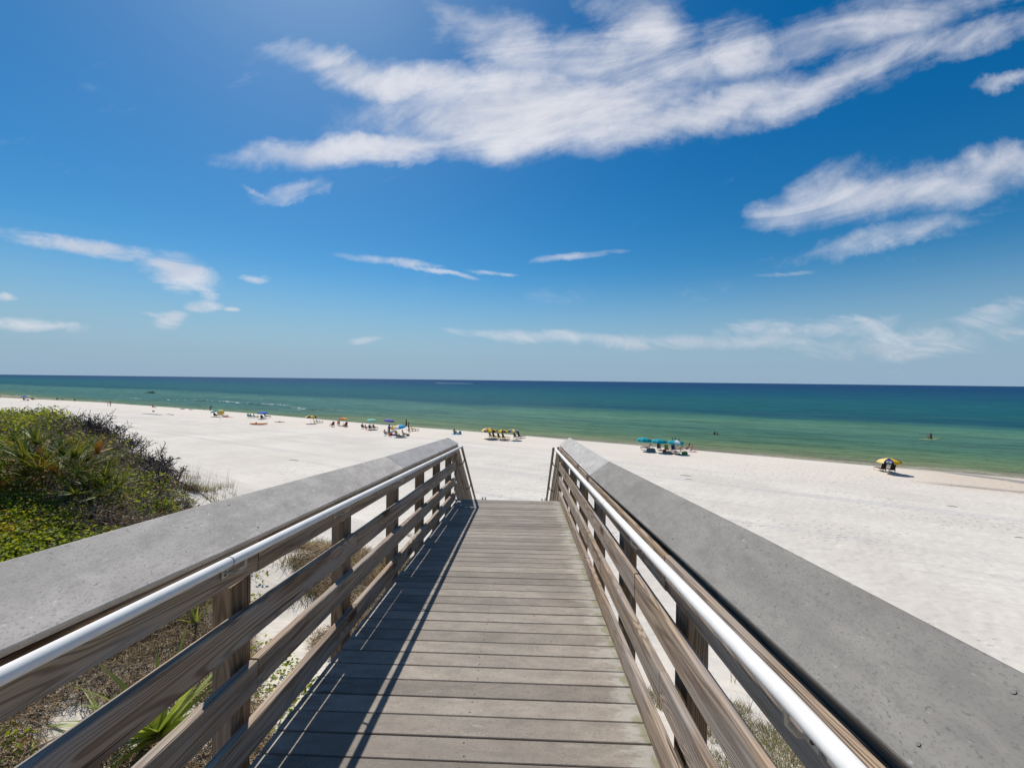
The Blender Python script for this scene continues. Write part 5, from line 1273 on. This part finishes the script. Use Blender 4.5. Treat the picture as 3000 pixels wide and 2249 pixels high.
person('paddle', j0+Vector((0, 0, .8)), R(-60), 'rider in a dark vest on the far jet ski', 1, 0, 'black', 'black', 1.1)
sp = MB(); sp.rings([[Vector((j0.x-2.2-1.2*k+.4*math.cos(a)*(3-k), j0.y+.5*math.cos(a+.6)*(3-k*.7), max(.02, .22*math.sin(a)*(3-k)+.2))) for a in [2*math.pi*i/10 for i in range(10)]] for k in range(3)]); tag(sp.build('splash', MATS['wake_foam']), 'white splash behind the far jet ski', 'splash', None, 'stuff')
# litter on the open beach
for px, py, L, a, lab in ((860, 1348, 1.4, .2, 'grey stick lying on the sand left of the boardwalk'), (445, 1213.5, 9.0, .1, 'dark drift line of twigs on the far left sand'), (500, 1214.5, 5.0, -.1, 'thin dark drift stick right of the far drift line'), (2790, 1483, .7, .0, 'thin grey stick on the right sand'), (2985, 1574, .5, .3, 'dark red brown piece of bark at the right edge of the sand'), (2010, 1393, 1.2, .15, 'flat piece of driftwood on the sand beyond the right cap'), (2020, 1404, .8, -.1, 'short driftwood piece just below the flat one')):
    p = at(px, py); a_ = SEA+R(90)+a; r_ = .015+.006*L if L < 4 else .05
    mb = MB(); mb.tube([(-L/2, 0, r_*.6), (-L*.2, .03*L, r_), (L*.2, -.02*L, r_), (L/2, .01, r_*.5)], [r_*.7, r_, r_*.9, r_*.4], 6); mb.tube([(L*.1, 0, r_), (L*.25, .09*L, r_*1.5)], [r_*.5, r_*.2], 5)
    o = mb.build('driftwood', TWIG); o.location = p; o.rotation_euler = (0, 0, a_-R(90)+SEA*0); tag(o, lab, 'driftwood')
# ------------------------------------------------------------------ light and sky
SUN_E, SKY_S, EXPO = 4.2, 0.10, 0.0
HAZE = (2.95, 4.25, 5.75)
CLOUD = ((6.5, 6.7, 7.4), (8.0, 8.05, 8.5))
SUN = Vector((-0.41, 0.70, 1.0)).normalized()       # towards the sun: out over the water, to the left
elev = math.asin(SUN.z); az = math.atan2(SUN.x, SUN.y)
sl = bpy.data.lights.new('sun', 'SUN'); sl.energy = SUN_E; sl.angle = R(0.53); sl.color = (1.0, 0.955, 0.89)
so_ = bpy.data.objects.new('sun', sl); COL.objects.link(so_)
so_.rotation_euler = (-SUN).to_track_quat('-Z', 'Y').to_euler(); so_.location = (0, 0, 60)

world = bpy.data.worlds.new('World'); sc.world = world; world.use_nodes = True
T = NT(world.node_tree); T.n.clear()
outw = T.node('ShaderNodeOutputWorld'); bg = T.node('ShaderNodeBackground')
sky = T.node('ShaderNodeTexSky', sky_type='NISHITA'); sky.sun_disc = False
sky.sun_elevation = elev; sky.sun_rotation = az; sky.altitude = 5.0
sky.air_density = 1.0; sky.dust_density = 0.35; sky.ozone_density = 2.2
hs = T.node('ShaderNodeHueSaturation'); hs.inputs['Saturation'].default_value = 1.5; hs.inputs['Value'].default_value = 0.85; hs.inputs['Hue'].default_value = 0.497
T.l.new(sky.outputs[0], hs.inputs['Color'])
dirv = T.node('ShaderNodeTexCoord').outputs['Generated']
D = T.xyz(dirv)
skyc = T.mix(T.ss(D[2], 0.26, 0.0, 0.0, 0.95), T.mix(1.0, hs.outputs[0], (0.74, 0.97, 1.0), 'MULTIPLY'), HAZE)
ysafe = T.m('MAXIMUM', D[1], 0.05)
gx = T.m('DIVIDE', D[0], ysafe); gzz = T.m('DIVIDE', D[2], ysafe)
front = T.ss(D[1], 0.05, 0.2)
G2 = T.comb(gx, gzz, 0.0)
def spt(px, py):
    d = ray(px, py); return d.x/d.y, d.z/d.y
def field(blobs, warp):
    """soft union of tilted ellipses (centre px, centre py, rx, ry, angle, weight)"""
    E = None
    for (cx, cy, rx, ry, ang, w) in blobs:
        c = spt(cx, cy); a = R(ang)
        x = T.m('SUBTRACT', warp[0], c[0]); y = T.m('SUBTRACT', warp[1], c[1])
        rx_, ry_ = rx/1250.0, ry/1250.0
        xr = T.m('ADD', T.m('MULTIPLY', x, math.cos(a)/rx_), T.m('MULTIPLY', y, math.sin(a)/rx_))
        yr = T.m('ADD', T.m('MULTIPLY', x, -math.sin(a)/ry_), T.m('MULTIPLY', y, math.cos(a)/ry_))
        d2 = T.m('ADD', T.m('MULTIPLY', xr, xr), T.m('MULTIPLY', yr, yr))
        v = T.m('ADD', T.m('MAXIMUM', T.m('SUBTRACT', 1.0, d2), -1.2), (w-1.0)*0.8)
        E = v if E is None else T.m('SMOOTH_MAX', E, v, 0.12)
    return E
def rotv(ang, sx, sy, seed=0.0):
    a = R(ang)
    x = T.m('ADD', T.m('MULTIPLY', gx, math.cos(a)*sx), T.m('MULTIPLY', gzz, math.sin(a)*sx))
    y = T.m('ADD', T.m('MULTIPLY', gx, -math.sin(a)*sy), T.m('MULTIPLY', gzz, math.cos(a)*sy))
    return T.comb(x, y, seed)
wn = T.node('ShaderNodeSeparateColor'); T.l.new(T.noise(G2, 3.2, 7, 0.62, 0.0, 1), wn.inputs[0])
wx = T.m('ADD', gx, T.m('MULTIPLY_ADD', wn.outputs[0], 0.26, -0.13)); wy = T.m('ADD', gzz, T.m('MULTIPLY_ADD', wn.outputs[1], 0.17, -0.085))
main = [(1580, 325, 500, 118, 2, 1.1), (1150, 225, 330, 62, -12, 0.9), (1050, 440, 370, 52, 6, 0.95), (1500, 385, 330, 80, 2, 0.95), (2030, 325, 400, 62, 15, 0.9),
        (2400, 245, 400, 62, 20, 0.5), (2830, 130, 330, 60, 20, 0.28), (1480, 130, 210, 110, -25, 0.62), (1900, 70, 170, 120, -30, 0.68), (2170, 130, 100, 120, 55, 0.5), (1850, 170, 400, 110, 0, 0.45),
        (1380, 60, 160, 60, -30, 0.35), (2960, 250, 110, 26, 12, 0.25), (2600, 60, 400, 90, 10, 0.22)]
second = [(2700, 560, 420, 75, 8, 0.9), (2960, 500, 220, 62, 10, 1.0), (2420, 570, 200, 70, 20, 0.6), (2290, 620, 120, 55, 15, 0.6), (2600, 700, 380, 42, 10, 0.34), (860, 570, 120, 34, 15, 0.5), (770, 580, 60, 14, -15, 0.3)]
low = [(230, 718, 300, 30, -8, 0.8), (520, 800, 140, 56, -14, 1.0), (590, 850, 70, 24, -20, 0.7), (590, 888, 90, 22, -2, 0.6), (490, 930, 70, 34, 0, 0.7), (460, 915, 90, 12, -8, 0.5), (745, 815, 70, 18, -4, 0.5), (690, 905, 40, 9, -5, 0.4),
       (90, 955, 190, 26, -3, 0.6), (10, 870, 50, 18, -8, 0.5), (1130, 765, 190, 18, -8, 0.5), (1290, 800, 110, 10, -10, 0.4), (1450, 800, 90, 9, -2, 0.4), (1075, 995, 85, 15, 5, 0.45), (2440, 935, 140, 16, 3, 0.4), (1700, 752, 200, 14, 6, 0.25),
       (1620, 985, 420, 26, -1, 0.45), (2420, 960, 460, 45, 3, 0.32), (2900, 930, 220, 50, 12, 0.34), (2040, 1000, 620, 34, 0, 0.3), (2310, 800, 130, 12, 4, 0.25), (2680, 990, 460, 70, 4, 0.36), (2950, 900, 140, 40, 14, 0.4)]
nA = T.noise(rotv(12, 2.0, 7.0, 1.0), 1.0, 9, 0.6, 1.2)
nA2 = T.noise(rotv(35, 4.0, 15.0, 4.0), 1.0, 8, 0.68, 1.0)
nB = T.noise(rotv(-8, 6.0, 17.0, 7.0), 1.0, 8, 0.62, 1.0)
nI = T.noise(G2, 13.0, 6, 0.65, 0.6)
fA = T.m('ADD', T.m('MULTIPLY', T.m('SUBTRACT', nI, 0.5), 0.6), T.m('ADD', T.m('MULTIPLY', T.m('SUBTRACT', nA, 0.5), 1.9), T.m('MULTIPLY', T.m('SUBTRACT', nA2, 0.5), 0.6)))
EA = field(main, (wx, wy)); EB = field(second, (wx, wy))
aA = T.ss(T.m('ADD', T.m('MULTIPLY', EA, 0.9), T.m('MULTIPLY', fA, 0.95)), -0.42, 1.15)
aB = T.ss(T.m('ADD', T.m('MULTIPLY', EB, 0.8), T.m('MULTIPLY', fA, 1.0)), -0.42, 1.2)
w2x = T.m('ADD', gx, T.m('MULTIPLY_ADD', wn.outputs[0], 0.15, -0.075)); w2y = T.m('ADD', gzz, T.m('MULTIPLY_ADD', wn.outputs[1], 0.05, -0.025))
EC = field(low, (w2x, w2y))
aC = T.ss(T.m('ADD', T.m('MULTIPLY', EC, 0.8), T.m('MULTIPLY', T.m('SUBTRACT', nB, 0.5), 2.1)), -0.22, 0.95)
veil = T.m('MULTIPLY', T.ss(T.m('ADD', T.m('MAXIMUM', EA, EB), T.m('MULTIPLY', fA, 1.7)), -0.75, 0.75), 0.42)
alpha = T.m('MAXIMUM', T.m('MAXIMUM', T.m('MAXIMUM', aA, aB), veil), T.m('MULTIPLY', aC, 0.85))
alpha = T.m('MULTIPLY', T.m('MULTIPLY', alpha, front), 0.93)
cl = T.mix(T.ss(nA, 0.35, 0.7), CLOUD[0], CLOUD[1])
final = T.mix(alpha, skyc, cl)
T.l.new(final, bg.inputs[0]); bg.inputs[1].default_value = SKY_S
T.l.new(bg.outputs[0], outw.inputs[0])
world.cycles.sampling_method = 'MANUAL'; world.cycles.sample_map_resolution = 512

sc.view_settings.view_transform = 'Standard'; sc.view_settings.look = 'None'
sc.view_settings.exposure = EXPO; sc.view_settings.gamma = 1.0
sc.render.engine = 'CYCLES'; sc.cycles.max_bounces = 6; sc.cycles.diffuse_bounces = 3; sc.cycles.glossy_bounces = 3; sc.cycles.transmission_bounces = 3
sc.cycles.sample_clamp_indirect = 4.0
